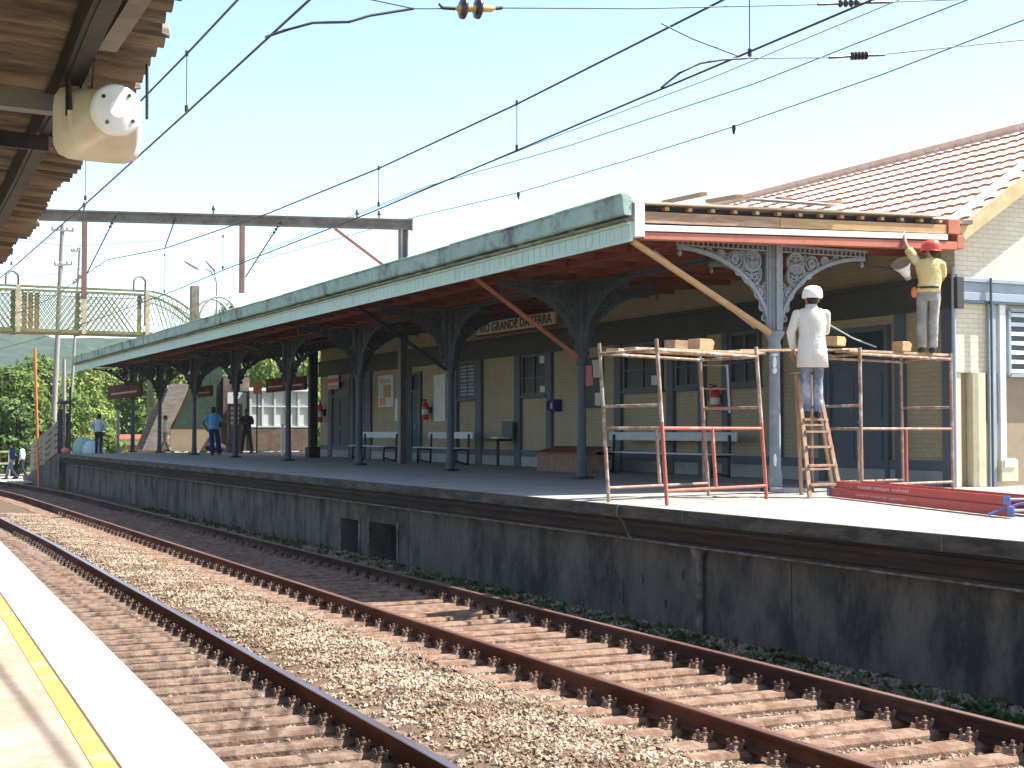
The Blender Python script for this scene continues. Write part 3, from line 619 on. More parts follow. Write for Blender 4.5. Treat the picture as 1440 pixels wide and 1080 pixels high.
# ------------------------------------------------------------------ iron columns with openwork brackets
def spiral(c, r0, r1, turns, a0, sgn, n=26):
    return [(c[0]+(r0+(r1-r0)*i/n)*math.cos(a0+sgn*turns*6.283*i/n), c[1]+(r0+(r1-r0)*i/n)*math.sin(a0+sgn*turns*6.283*i/n)) for i in range(n+1)]
def bracket(mb, dirx, diry, z0, S=1.0, H=1.27, UU=1.66, T=1.0):
    def P(u, w, off=0): return V(dirx*u-diry*off, diry*u+dirx*off, z0+w)
    U = UU
    arc = [(U-(U-.10)*math.cos(a), (H-.12)*math.sin(a)) for a in [math.pi/2*i/16 for i in range(17)]]
    for (u0, w0), (u1, w1) in zip(arc, arc[1:]): mb.beam(P(u0,w0), P(u1,w1), .055, .05, (-diry,dirx,0))
    mb.beam(P(.08,H), P(U+.04,H), .06, .03); mb.beam(P(.08,H-.085), P(U,H-.085), .04, .018)
    n = int(U/.085)
    for i in range(n): u = .12+i*.085; mb.beam(P(u,H-.08), P(u,H-.01), .02, .035)
    mb.beam(P(.125,.05), P(.125,H), .03, .045, (-diry,dirx,0))
    def ring(c, r, th=.016, k=18): th *= T; mb.tube([P(c[0]+r*math.cos(6.283*i/k), c[1]+r*math.sin(6.283*i/k)) for i in range(k)], th, 4, False, True)
    def curl(pts, th=.012): th *= T; mb.tube([P(u,w) for u, w in pts], th, 4, False)
    for c, rr in (((.40,.85), .165), ((.385,1.035), .145)):
        ring(c, rr, .019); ring(c, rr-.035, .009)
        for q in (-1, 1):
            curl(spiral((c[0]+q*.06, c[1]-.045), .055, .014, 1.3, math.pi/2, q)); curl(spiral((c[0]+q*.055, c[1]+.06), .05, .012, 1.2, -math.pi/2, -q))
        curl([(c[0],c[1]+rr-.03),(c[0],c[1]-rr+.03)]); curl([(c[0]-rr+.05,c[1]),(c[0]+rr-.05,c[1])])
    for (cu, cw, r) in ((.25,.57,.095),(.205,.37,.06),(.18,.21,.04),(.68,1.04,.11),(.92,1.085,.07),(1.12,1.125,.045),(.62,.86,.05)):
        ring((cu,cw), r, .013, 12); curl(spiral((cu,cw), r*.7, r*.15, 1.4, 1.0, 1, 16), .010); curl(spiral((cu,cw), r*.7, r*.15, 1.4, 4.1, 1, 16), .010)
    for (cu, cw) in ((.18,.69),(.30,.69),(.17,.46),(.24,.44),(.55,1.12),(.80,1.02),(1.03,1.09),(1.25,1.15)):
        curl(spiral((cu,cw), .04, .01, 1.2, cu*9, 1, 12), .009)
    mb.lathe(P(U-.05, H-.20), [(.002,-.05),(.03,-.02),(.03,.02),(.012,.05)], 8)
    return mb
def make_column(label, sides, top=3.56, T=1.0, mi=None):
    mi = mi or m_iron
    t = thing('iron_column', label, 'column', (0,0,0), 'iron columns carrying the platform canopy')
    sh = MB(); sh.lathe((0,0,0), [(.10,.02),(.10,.25),(.092,.3),(.085,.32),(.076,2.05)], 16); sh.build('shaft', mi, t)
    MB().lathe((0,0,2.05), [(.078,0),(.10,.02),(.10,.05),(.085,.07),(.085,.12),(.13,.19),(.145,.22),(.145,.26),(.10,.27)], 16).build('capital', mi, t)
    up = MB(); up.lathe((0,0,2.31), [(.075,0),(.07,top-2.31)], 12); up.box(-.115,-.035,2.32,-.07,.035,top); up.box(.07,-.035,2.32,.115,.035,top); up.box(-.035,-.115,2.32,.035,-.07,top); up.box(-.035,.07,2.32,.035,.115,top); up.build('upper_shaft', mi, t)
    MB().box(-.16,-.16,.001,.16,.16,.05).build('base', m_black, t, .01)
    for dx, dy in sides: bracket(MB(), dx, dy, 2.29, T=T).build('bracket', mi, t)
    return t
DC = 12.4
ts_col = [16.84, 22.65, 28.64, 34.5, 40.67, 46.6, 52.4, 58.4]
c1 = make_column('iron column painted a sunlit grey blue with openwork brackets, behind the white coated man', ((-1,0),(1,0),(0,1)), T=1.15, mi=m_iron_sun)
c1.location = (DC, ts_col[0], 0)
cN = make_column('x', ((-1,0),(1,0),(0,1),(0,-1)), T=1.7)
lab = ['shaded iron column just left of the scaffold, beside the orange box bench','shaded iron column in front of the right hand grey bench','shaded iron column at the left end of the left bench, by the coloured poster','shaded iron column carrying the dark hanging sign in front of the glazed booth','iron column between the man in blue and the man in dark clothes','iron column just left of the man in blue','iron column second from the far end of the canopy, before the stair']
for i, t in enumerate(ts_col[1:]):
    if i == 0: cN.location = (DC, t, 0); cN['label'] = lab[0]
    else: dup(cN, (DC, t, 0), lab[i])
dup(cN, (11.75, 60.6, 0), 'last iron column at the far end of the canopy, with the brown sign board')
# white paint splash on first column
q = MB()
for (dz, w, h) in ((1.86,.03,.10),(1.97,.05,.02),(1.74,.035,.05),(.45,.03,.12)): q.ell((DC-.593*.066,ts_col[0]-.805*.066,dz), w, w, h, 8, 6)
q.build('paint_splash', m_white, c1)
# lattice frieze between the columns at the top
for (a, b) in zip(ts_col[:-1], ts_col[1:]):
    fz = MB(); fz.beam((DC,a+1.35,3.50),(DC,b-1.35,3.50),.05,.03); fz.beam((DC,a+1.35,3.56),(DC,b-1.35,3.56),.06,.04)
    n = int((b-a-2.7)/.09)
    for i in range(n): fz.beam((DC,a+1.37+i*.09,3.51),(DC,a+1.37+i*.09,3.55),.02,.03)
    fz.build('valance', m_iron, cp)
MB().box(12.4-.22, 16.84-.5, .001, 12.4+.16, 16.84-.17, .06).build('x', m_grey).name = 'paving_block'
tag(bpy.data.objects['paving_block'], 'flat grey concrete block at the foot of the sunlit column', 'block')

# timber props from the eave to the columns
def prop(a, b, r, mat, label): tag(MB().tube([a, (Vector(a)+Vector(b))/2, b], [r*.95, r, r*1.05], 10).build('timber_prop', mat), label, 'prop', 'diagonal timber props under the canopy')
prop((DF+.12,16.42,3.42), (12.28,16.78,2.28), .048, m_wood_new, 'pale sunlit timber prop slanting from the fascia corner to the first column')
a = att(655,385,22.3); prop((10.0,22.2,3.55), (12.28,22.6,2.22), .042, m_salmon, 'red timber prop slanting to the column beside the scaffold, in front of the name board')
tag(MB().tube([att(920,352,17.6), att(1062,462,17.0)], .012, 6).build('tie_rod', m_grey), 'thin grey rod slanting behind the pale sunlit prop', 'rod')
prop((10.0,28.2,3.55), (12.28,28.6,2.22), .042, m_black, 'dark timber prop slanting to the column in front of the grey bench')

# ------------------------------------------------------------------ gantry (masts stand through the canopy)
TG = 38.0
def gp(x, y): return att(x, y, TG-2.5*(x-65)/513)
z = 6.55; g0 = gp(65,296); g1 = gp(578,315); gd = Vector((g1.x-g0.x, g1.y-g0.y, 0)).normalized(); g0 = V(g0.x,g0.y,0); g1 = V(g1.x,g1.y,0)
gL = g0-gd*7.3
mast_p = gp(567,400); mast_p.z = 0
gn = thing('catenary_gantry', 'long brown steel gantry beam over the tracks with hanging drop posts', 'gantry', mast_p)
bm_ = MB(); bm_.beam(gL+V(0,0,z), g1+V(0,0,z), .10, .05); bm_.beam(gL+V(0,0,z-.24), g1+V(0,0,z-.24), .10, .05); bm_.beam(gL+V(0,0,z-.12), g1+V(0,0,z-.12), .03, .188); bm_.beam(g1+gd*.001+V(0,0,z-.12), g1+gd*.04+V(0,0,z-.12), .18, .32)
bm_.build('beam', m_steel_br, gn)
mx_, my_ = mast_p.x, mast_p.y
ms = MB(); ms.box(mx_-.11,my_-.10,0,mx_-.06,my_+.10,z-.268); ms.box(mx_+.06,my_-.10,0,mx_+.11,my_+.10,z-.268); ms.box(mx_-.06,my_-.012,0,mx_+.06,my_+.012,z-.268); ms.build('mast', m_steel_g, gn)
for x, yb in ((118,420),(340,412)):
    P_ = gp(x,yb); MB().box(P_.x-.06,P_.y-.06,P_.z,P_.x+.06,P_.y+.06,z-.268).build('drop_post', M('faded_red_brown_steel', (.20,.115,.095), (.16,.09,.075), scale=4), gn)
A_ = gp(470,318); B_ = gp(535,368); MB().beam(V(A_.x,A_.y,z-.27), V(mx_-.1,my_,B_.z-.42), .07, .07).build('brace', m_salmon, gn)
MB().box(gL.x-.1,gL.y-.1,0,gL.x+.1,gL.y+.1,z-.268).build('mast', m_steel_g, gn)
def insul(mb, p0, p1, n, r):
    p0, p1 = Vector(p0), Vector(p1)
    for i in range(n):
        a = p0.lerp(p1, (i+.15)/n); b_ = p0.lerp(p1, (i+.85)/n); m_ = (a+b_)/2; mb.tube([a, a.lerp(m_,.6), m_, b_.lerp(m_,.6), b_], [r*.35,r*.8,r,r*.8,r*.35], 10)
for (xa,ya,xb,yb) in ((163,303,122,385),(247,306,232,348),(395,312,345,390)):
    A = gp(xa,ya); B = gp(xb,yb); q = MB(); q.tube([A,B], .016, 6); insul(q, A.lerp(B,.05), A.lerp(B,.22), 3, .05); q.build('hanger', m_steel_dk, gn)
for x in (502, 533, 118, 300):
    X = gp(x,300); q = MB(); q.lathe((X.x,X.y,z+.03), [(.02,0),(.02,.08),(.05,.09),(.05,.13),(.03,.15),(.03,.20)], 8); q.build('pin_insulator', m_insul, gn)

# second dark mast behind the far columns
X = atD(440,600,14.6); q = thing('steel_mast', 'thick dark steel mast under the canopy, beside the left fire extinguisher', 'mast', X-V(0,0,X.z))
MB().box(X.x-.13,X.y-.13,0,X.x+.13,X.y+.13,3.6).build('shaft', m_steel_dk, q, .01); MB().box(X.x-.2,X.y-.2,0.001,X.x+.2,X.y+.2,.35).build('base', m_steel_dk, q, .02)

# ------------------------------------------------------------------ overhead wires
def wire(name, label, pts, r, mat, drops=None, extra=None, group=None):
    t = thing(name, label, 'wire', pts[0], group); MB().tube(pts, r, 6).build('conductor', mat, t)
    for a, b in (drops or []): q = MB(); q.tube([a,b], r*.45, 5); q.lathe(Vector(a)+V(0,0,-.02), [(.016,0),(.016,.05)], 6); q.lathe(Vector(b)+V(0,0,-.01), [(.018,0),(.018,.06)], 6); q.build('dropper', mat, t)
    return t
DFT = 6.66; DNT = 3.05
zc, zm = 3.88, 4.40
drF = [((DFT,t,zm+s),(DFT,t,zc)) for t, s in ((9.35,.03),(13.6,-.02),(17.8,-.02),(26,.08),(31,.3))]
wire('catenary_wire', 'upper carrying wire over the far track, sloping to the gantry', [(DFT,-22,5.1),(DFT,-8,4.9),(DFT,2,4.75),(DFT,6,4.55),(DFT,9.7,4.43),(DFT,13.6,4.37),(DFT,17.8,4.38),(DFT,23,4.50),(DFT,31,4.84),(DFT,TG,5.35),(DFT-.3,46,5.0),(DFT-1.1,60,4.9),(DFT-3.2,85,5.2)], .0115, m_wire, drF)
wire('contact_wire', 'lower contact wire over the far track', [(DFT,-22,3.9),(DFT,2,3.9),(DFT,8,3.92),(DFT,13.6,3.87),(DFT,18,3.83),(DFT,26,3.85),(DFT,30,3.83),(DFT,TG,3.88),(DFT-.3,48,3.9),(DFT-1.1,60,3.9),(DFT-3.2,85,3.9)], .010, m_wire)
drN = [((DNT,t,4.42),(DNT,t,3.88)) for t in (8.9,13.3,19,27)]
wire('catenary_wire', 'upper carrying wire over the near track, passing behind the loudspeaker', [(DNT,-22,5.0),(DNT,-8,4.85),(DNT,2,4.7),(DNT,6,4.55),(DNT,9.3,4.45),(DNT,13.3,4.42),(DNT,19,4.44),(DNT,27,4.7),(DNT,TG,5.2),(DNT-.4,48,5.0),(DNT-2,65,5)], .0105, m_wire, drN)
wire('contact_wire', 'lower contact wire over the near track, crossing below the loudspeaker', [(DNT,-22,3.9),(DNT,2,3.9),(DNT,9.6,3.90),(DNT,13.3,3.86),(DNT,19,3.82),(DNT,26,3.80),(DNT,TG,3.85),(DNT-.4,48,3.9),(DNT-2,65,3.9)], .010, m_wire)
def fitting(p): return
f7 = [atD(x,y,11.0) for x,y in ((1440,28),(1240,105),(1032,178),(880,226),(729,271),(580,306))]
w7 = wire('feeder_wire', 'thin feeder wire above the canopy, lowest of the faint ones, with two clamps', [f7[0]+(f7[0]-f7[1])*14]+f7+[V(10.9,TG,5.6),V(10.7,60,5.5)], .0075, m_wire_f)
for x, y in ((1032,176),(729,270)):
    p = atD(x,y,11.0); q = MB(); q.tube([p, p+V(0,0,-.05), p+V(.01,.02,-.12)], [.022,.028,.012], 8); q.build('clamp', m_steel_dk, w7)
wire('feeder_wire', 'faint feeder wire high above the canopy, ending at the top right', [atD(1360,0,10.2)+(atD(1360,0,10.2)-atD(1060,118,10.2))*9, atD(1360,0,10.2), atD(1060,118,10.2), atD(800,205,10.2), atD(600,262,10.2), V(10.1,60,5.6)], .007, m_wire_f)
wire('feeder_wire', 'faintest feeder wire, just under the bold contact wire', [atD(1245,8,9.0)+(atD(1245,8,9.0)-atD(1000,110,9.0))*9, atD(1245,8,9.0), atD(1000,110,9.0), atD(760,200,9.0), atD(560,280,9.0), V(8.9,60,5.0)], .005, m_wire_f)
# span wires across the tracks with insulators
def spanwire(label, pts, ins, r=.007, matI=m_insul, rI=.05, nI=3):
    t = thing('span_wire', label, 'wire', pts[0]); MB().tube(pts, r, 5).build('strand', m_wire_f, t)
    for a, b, rr, n, mt in ins:
        q = MB(); insul(q, a, b, n, rr); q.build('insulator', mt, t)
        q = MB(); d = (Vector(b)-Vector(a)); q.tube([Vector(a)-d*.55, Vector(a)-d*.3, Vector(a)-d*.28, a], [.008,.008,.02,.014], 6); q.tube([b, Vector(b)+d*.28, Vector(b)+d*.3, Vector(b)+d*.55], [.014,.02,.008,.008], 6); q.build('shackle', m_steel_dk, t)
    return t
TSp = 9.6
sp = lambda x, y: att(x, y, TSp)
s1 = spanwire('high span wire across the tracks with a bold two disc amber insulator', [sp(582,12)-V(9,0,-.6), sp(582,12), sp(640,12), sp(700,11), sp(900,12), sp(1160,6), sp(1330,0), sp(1330,0)+(sp(1330,0)-sp(1160,6))*9], [], r=.0055)
q = MB(); A, B = sp(642,12), sp(698,12)
for x in (651, 672): p = sp(x,12); q.tube([p-V(.012,0,0)*2, p-V(.012,0,0), p+V(.012,0,0), p+V(.024,0,0)], [.02,.075,.08,.03], 14)
q.build('insulator_disc', m_insul, s1)
q = MB(); q.tube([sp(640,12), sp(645,12), sp(690,12), sp(697,12)], [.008,.028,.028,.008], 10); q.build('insulator_core', m_insul_o, s1)
q = MB(); q.tube([sp(622,11), sp(640,12)], .014, 6); q.tube([sp(697,12), sp(706,11)], .014, 6); q.tube([sp(617,5), sp(622,11)], .01, 6); q.build('shackle', m_steel_dk, s1)
q = MB(); insul(q, sp(1178,5), sp(1208,4), 4, .035); q.tube([sp(1150,6), sp(1178,5)], .013, 6); q.tube([sp(1208,4), sp(1250,3)], .013, 6); q.build('insulator', m_insul, s1)
TS2 = 9.3; s2p = lambda x, y: att(x, y, TS2)
s2 = spanwire('lower span wire on the right with a dark ribbed insulator', [s2p(1036,82), s2p(1165,81), s2p(1210,79), s2p(1245,76), s2p(1440,56), s2p(1440,56)+(s2p(1440,56)-s2p(1245,76))*6], [], r=.0055)
q = MB(); insul(q, s2p(1196,79), s2p(1220,78), 5, .036); q.tube([s2p(1166,81), s2p(1196,79)], .012, 6); q.tube([s2p(1220,78), s2p(1244,77)], .012, 6); q.build('insulator', m_insul, s2)
q = MB(); q.tube([s2p(930,33), s2p(975,55), s2p(1036,78)], .006, 5); q.build('strand', m_wire_f, s2)
def jumper(label, pts, r=.012): tag(MB().tube(pts, r, 6).build('jumper_cable', m_wire), label, 'cable')
jumper('thick looping jumper cable from the near contact wire to the high span wire', [atD(374,52,DNT), att(400,43,9.65), att(440,32,9.65), att(490,31,9.65), att(520,22,9.65), att(582,12,9.62)], .011)
jumper('looping jumper cable clamped under the far contact wire', [atD(930,123,DFT), s2p(955,103), s2p(985,89), s2p(1015,84), s2p(1050,82)], .010)

# ------------------------------------------------------------------ near platform canopy and loudspeaker
nc = thing('platform_canopy', 'corrugated canopy roof with dark steel beams over the near platform', 'canopy', (0, 8, 2.6))
EP = [(1.22,3.0),(1.345,5.88),(1.43,7.2),(1.47,8.4),(1.54,10.0),(1.61,12.1),(1.69,15.9),(1.75,19),(1.78,26)]
def eN(t):
    for (a, ta), (b, tb) in zip(EP, EP[1:]):
        if ta <= t <= tb: return a+(b-a)*(t-ta)/(tb-ta)
    return EP[0][0] if t < 3 else EP[-1][0]
pit = .178; tt = np.arange(0.5, 24, pit/8); uu = np.linspace(0, 4.6, 24)
gv = np.zeros((len(tt), len(uu), 3))
for i, t in enumerate(tt):
    w = .036*math.sin(2*math.pi*t/pit); sheet = int(t/1.06); e = eN(t)+.018*((sheet*37) % 5-2)+.008*math.sin(t*9)
    gv[i,:,0] = e-uu; gv[i,:,1] = t; gv[i,:,2] = 2.66+w+uu*.06+.012*(sheet % 2)
nU = len(uu); ii, jj = np.meshgrid(np.arange(len(tt)-1), np.arange(nU-1), indexing='ij'); a_ = (ii*nU+jj).ravel()
o = npmesh('roof_sheets', gv.reshape(-1,3)-np.array(nc.location), np.stack([a_,a_+1,a_+nU+1,a_+nU],1), m_asb, nc, True)
sd = o.modifiers.new('thick','SOLIDIFY'); sd.thickness = .012
def along(off, z0, z1, w, mat, name):
    mb = MB(); mb.loft([[V(eN(t)-off,t,z0), V(eN(t)-off+w,t,z0), V(eN(t)-off+w,t,z1), V(eN(t)-off,t,z1)] for t in [1+.8*i for i in range(28)]], smooth=False); mb.build(name, mat, nc)
along(.42, 2.50, 2.635, .05, m_steel_dk, 'purlin'); along(.40, 2.485, 2.499, .075, m_steel_dk, 'purlin_flange')
along(1.5, 2.55, 2.70, .06, m_steel_dk, 'purlin')
for (x, y, zz) in ((45,140,2.46),(20,183,2.5),(15,335,2.46)):
    p = atz(x, y, zz); e = eN(p.y); th = .05 if zz < 2.48 else .012
    q = MB(); q.prism([(-3.2,p.y-th,2.47),(e-.36,p.y-th,2.40),(e-.36,p.y-th,2.48),(-3.2,p.y-th,2.66)], (0,2*th,0)); q.build('cross_beam', m_steel_g if th > .03 else m_steel_dk, nc)
q = MB(); q.prism([(eN(5.2)-.32,4.2,2.49),(eN(5.2)-.24,4.2,2.49),(eN(6.1)-.24,6.2,2.49),(eN(6.1)-.32,6.2,2.49)], (0,0,.08)); q.build('eave_bracket', m_steel_br, nc)
q = MB()
for k in range(3):
    b0 = V(eN(6.8)-.36, 6.3+.35*k, 2.47); q.tube([b0, b0+V(.03,.25,-.06-.02*k), b0+V(.06,.5,.0), b0+V(.08,.8,-.07), b0+V(.06,1.1,.02)], .006, 5)
q.build('cable', m_steel_dk, nc)
for t in (3.2, 9.6, 16.0, 22.4):
    MB().box(-1.6,t-.07,0,-1.46,t+.07,2.62).build('post', m_steel_g, nc)
# loudspeaker: rectangular flared horn with a round rear cap, hung below the eave
spk_c = atD(151,165,1.17); SZ = .92
sk = thing('loudspeaker', 'cream horn loudspeaker with a round white rear cap hung under the near canopy eave', 'loudspeaker', spk_c)
vr = Vector((math.cos(TH),-math.sin(TH),0)); vf = Vector((math.sin(TH),math.cos(TH),0)); vu = Vector((0,0,1))
ax = (vr*.50-vf*.84+vu*.02).normalized()         # from mouth to rear cap (towards the viewer, right)
sx = ax.cross(vu).normalized()*-1; su = sx.cross(ax).normalized()
if su.z < 0: su = -su
def rrect(c, w, h, n=32, p=4.0, M1=None):
    out = []
    for k in range(n):
        a = 2*math.pi*k/n; ca, sa = math.cos(a), math.sin(a)
        rr = (abs(ca)**p+abs(sa)**p)**(-1/p); out.append(c+sx*(w*ca*rr)+su*(h*sa*rr))
    return out
hb = MB(); c0 = spk_c
hb.loft([rrect(c0-ax*.20, .195,.165,p=5), rrect(c0-ax*.185,.205,.175,p=5), rrect(c0-ax*.165,.205,.175,p=5), rrect(c0-ax*.155,.188,.16,p=5), rrect(c0-ax*.09,.172,.148,p=4.5), rrect(c0-ax*.02,.155,.138,p=4), rrect(c0+ax*.05,.138,.13,p=3.2), rrect(c0+ax*.11,.122,.122,p=2.5), rrect(c0+ax*.14,.115,.115,p=2)])
hb.build('horn', m_spk, sk)
cb_ = MB(); cb_.loft([rrect(c0+ax*.1405,.117,.117,p=2), rrect(c0+ax*.155,.119,.119,p=2), rrect(c0+ax*.172,.114,.114,p=2), rrect(c0+ax*.182,.10,.10,p=2), rrect(c0+ax*.184,.045,.045,p=2), rrect(c0+ax*.188,.04,.04,p=2)]); cap = cb_.build('rear_cap', m_spkcap, sk)
for a in (45,135,225,315):
    p = c0+ax*.181+sx*.083*math.cos(R(a+8))+su*.083*math.sin(R(a+8)); MB().tube([p, p+ax*.008], .009, 8).build('bolt', m_steel_dk, cap)
br = MB(); l = c0-ax*.05-sx*.17; r_ = c0-ax*.05+sx*.17
br.tube([l, l+su*.25], .010, 6); br.tube([r_+ax*.1, r_+ax*.1+su*.26], .008, 6); br.build('bracket', m_steel_dk, sk)
MB().tube([c0-ax*.02+sx*-.16+su*.02, c0-sx*.17+su*.12, c0-sx*.19+su*.26, c0-sx*.16+su*.36], .006, 6).build('cable', m_steel_dk, sk)
q = MB(); pl_ = c0-ax*.03-sx*.158; q.beam(pl_-su*.05, pl_+su*.02, .03, .02); q.build('bracket_pad', m_spk, sk)

# ------------------------------------------------------------------ scaffolds
def scaffold(label, A, B, Cc, Hh, mats, lean, inner):
    """A far-left, B near-left, C near-right base points, D far-right"""
    A, B, Cc = Vector(A), Vector(B), Vector(Cc); Dd = A+(Cc-B); t = thing('scaffold', label, 'scaffold', B, 'tube scaffolds on the far platform')
    l = Vector(lean); r = .024
    def up(p, z): return p+V(0,0,z)+l*(z/Hh)
    for p, m_ in zip((A,B,Cc,Dd), mats[:4]):
        MB().tube([up(p,0), up(p,Hh*.5)], r, 10).build('post', m_[0], t); MB().tube([up(p,Hh*.5), up(p,Hh)], r, 10).build('post', m_[1], t)
    for (p, q, mm) in ((B,Cc,mats[4]),(A,B,mats[5]),(A,Dd,m_scafdull),(Dd,Cc,m_scafdull)):
        for z in inner:
            if (p is A and q is B or p is Dd) and z == inner[0]: continue
            if (p is B or q is Dd) and z == inner[2]: continue
            MB().tube([up(p,z), up(q,z)], r*.85, 8).build('rail', mm if z < 1.2 else m_scaf, t)
    for (p, q, mm, k) in ((B,Cc,mats[6],.48),(A,Dd,m_scafdull,.5)):
        MB().tube([up(p.lerp(q,k),inner[0]), up(p.lerp(q,k),inner[1])], r*.9, 8).build('brace', mm, t)
    for (p, q) in ((Dd,Cc),(A,B)):
        MB().tube([up(p,inner[2]), up(q,inner[2])], r*.8, 8).build('rail', m_scaf, t)
    return t
A = atz(856,706,0); B = atz(938,711,0); Cx = atz(1078,702,0)
S1 = scaffold('left tube scaffold on the platform edge with red lower rails', A, B, Cx, 1.95, [(m_scaf,m_scaf),(m_scafred,m_scaf),(m_scafred,m_scaf),(m_scafdull,m_scafdull),m_scafred,m_scaf,m_scafred], (-.05,.14,0), (.17,.90,1.17,1.82))
Ee = att(1212,690,15.55); Ee.z = 0; Ff = att(1340,690,16.05); Ff.z = 0
S2 = scaffold('right tube scaffold by the building corner, under the man in the red helmet', Ee+V(-.05,1.02,0), Ee, Ff, 2.02, [(m_scafdull,m_scafdull),(m_scafdull,m_scaf),(m_scafdull,m_scafdull),(m_scafdull,m_scafdull),m_scafdull,m_scafdull,m_scafred], (0,.02,0), (.12,.90,1.22,1.93))
# high thin frame standing inside left scaffold
q = thing('ladder_frame', 'narrow grey ladder frame standing behind the left scaffold', 'frame', atz(990,684,0)); P0 = atz(990,686,0); P1 = P0+V(.44,-.05,0)
MB().tube([P0,P0+V(-.04,0,1.95)], .02, 8).build('post', m_scafdull, q); MB().tube([P1+V(0,0,1.15),P1+V(-.04,0,1.9)], .018, 8).build('post', m_grey, q)
for z in (1.20,1.52,1.88): MB().tube([P0+V(-.03,0,z),P1+V(-.03,0,z)], .015, 8).build('rung', m_scafdull, q)
def plank(label, a, b, w, h, mat=m_plank): return tag(MB().beam(a, b, w, h).build('plank', mat, None, .004), label, 'plank')
zt1 = 1.865; zt = 1.985
plank('splashed plank along the top of the left scaffold', A.lerp(B,.40)+V(.04,.1,zt1), Cx+(A-B)*.35+V(.42,.25,zt1+.03), .20, .032)
plank('second plank behind it on the left scaffold, nearer the building', A.lerp(B,.08)+V(.05,.1,zt1), Cx+(A-B)*.8+V(.2,.2,zt1+.02), .20, .032)
plank('plank bridging the two scaffolds behind the white coated man', Cx+(A-B)*.55+V(.1,.12,zt1+.06), Ee+V(.25,.5,zt+.04), .22, .032)
plank('plank under the feet of the man in the red helmet', Ee+V(-.12,.25,zt), Ff+V(.06,.2,zt+.01), .26, .035)
def block(label, p, s, mat, rz=.2):
    b = MB(); sx_, sy_, sz_ = s
    b.prism([(-sx_/2,-sy_/2,0),(sx_/2,-sy_/2,0),(sx_/2+.03,-sy_/2,sz_*.75),(sx_/2-.02,-sy_/2,sz_),(-sx_/2+.01,-sy_/2,sz_)], (0,sy_,0)); o = b.build('timber_block', mat, None, .006); o.location = p; o.rotation_euler = (0,0,rz); tag(o, label, 'block', 'timber blocks on the scaffold planks')
pz = zt+.022; pz1 = zt1+.035
p = (Cx+(A-B)*.55).lerp(A.lerp(B,.45),.33); block('pale cut timber block on the left scaffold planks', V(p.x,p.y+.05,pz1), (.24,.22,.14), m_wood_new)
p = (Cx+(A-B)*.8).lerp(A.lerp(B,.2),.40); block('dark timber block beside the pale one on the left scaffold', V(p.x,p.y+.1,pz1), (.28,.2,.13), m_wood)
p = att(1174,487,15.9); block('timber block just right of the white coated man', V(p.x,p.y,pz+.05), (.24,.2,.13), m_wood_new, .4)
p = att(1262,487,15.95); block('timber block at the feet of the man in the red helmet', V(p.x,p.y-.08,pz), (.17,.2,.14), m_wood_new, .1)
tag(MB().tube([att(1163,455,16.2), att(1200,476,16.3), att(1232,488,16.3)], .012, 6).build('metal_rod', m_grey), 'thin grey rod leaning across the scaffold plank right of the white coated man', 'rod')

# step ladder
lb = thing('step_ladder', 'open wooden step ladder the white coated man stands on', 'ladder', atz(1150,698,0))
L0 = atz(1139,701,0); R0_ = att(1183,690,L0.y+.10); R0_.z = 0; topL = att(1122,540,L0.y+.42); topR = att(1148,540,L0.y+.47)
topL.z = topR.z = 1.62
def stile(a, b, m_=m_wood, w=.055): MB().beam(a, b, w, .03, (0,1,0)).build('stile', m_, lb)
m_lad = M('ladder_timber', (.30,.185,.12), (.24,.145,.09), (.42,.31,.23), scale=4, rough=.8, bump=.25, st=(4,4,1), amt=.42)
stile(L0, topL, m_lad); stile(R0_, topR, m_lad)
rungs = [.17,.42,.66,.86,1.02]
for z in rungs:
    a = L0.lerp(topL, z/1.62); b = R0_.lerp(topR, z/1.62); MB().beam(a, b, .10, .028, (0,0,1)).build('tread', m_lad, lb)
B0 = att(1127,695,L0.y+.85); B0.z = 0; B1 = att(1172,690,L0.y+.95); B1.z = 0
stile(B0, topL+V(0,.03,-.02), m_lad, .045); stile(B1, topR+V(0,.03,-.02), m_lad, .045)
for z in (.35, .95): MB().beam(B0.lerp(topL,z/1.62), B1.lerp(topR,z/1.62), .04, .025).build('tie_bar', m_lad, lb)
MB().beam(topL+V(-.04,.01,.015), topR+V(.04,.01,.015), .16, .03).build('top_step', m_lad, lb)

# red extension ladder lying on the platform
P0, P1 = atz(1166,699,0), V(10.62,10.55,0)
rl = thing('extension_ladder', 'red extension ladder lying flat on the platform with blue end caps', 'ladder', P0)
dv = (P1-P0).normalized(); sd_ = V(-dv.y, dv.x, 0)*-1
if sd_.x < 0: sd_ = -sd_
def railchan(a, b, z0, z1, mat=m_redpaint):
    n = dv.cross(V(0,0,1)).normalized(); m = MB(); m.beam(a+V(0,0,(z0+z1)/2), b+V(0,0,(z0+z1)/2), .012, z1-z0); m.beam(a+V(0,0,z1-.006)+sd_*.016, b+V(0,0,z1-.006)+sd_*.016, .034, .012); m.beam(a+V(0,0,z0+.006)+sd_*.016, b+V(0,0,z0+.006)+sd_*.016, .034, .012); m.build('side_rail', mat, rl)
for k, (s, e, z0, z1, w) in enumerate(((0,1,.012,.118,.40),(.04,.965,.122,.215,.34))):
    a, b = P0.lerp(P1,s)+sd_*(.03*k), P0.lerp(P1,e)+sd_*(.03*k)
    railchan(a, b, z0, z1); railchan(a+sd_*w, b+sd_*w, z0, z1)
    n = 12
    for i in range(n):
        p = a.lerp(b,(i+.5)/n)+V(0,0,(z0+z1)/2); MB().tube([p+sd_*.008, p+sd_*(w-.008)], .017, 8).build('rung', m_grey, rl)
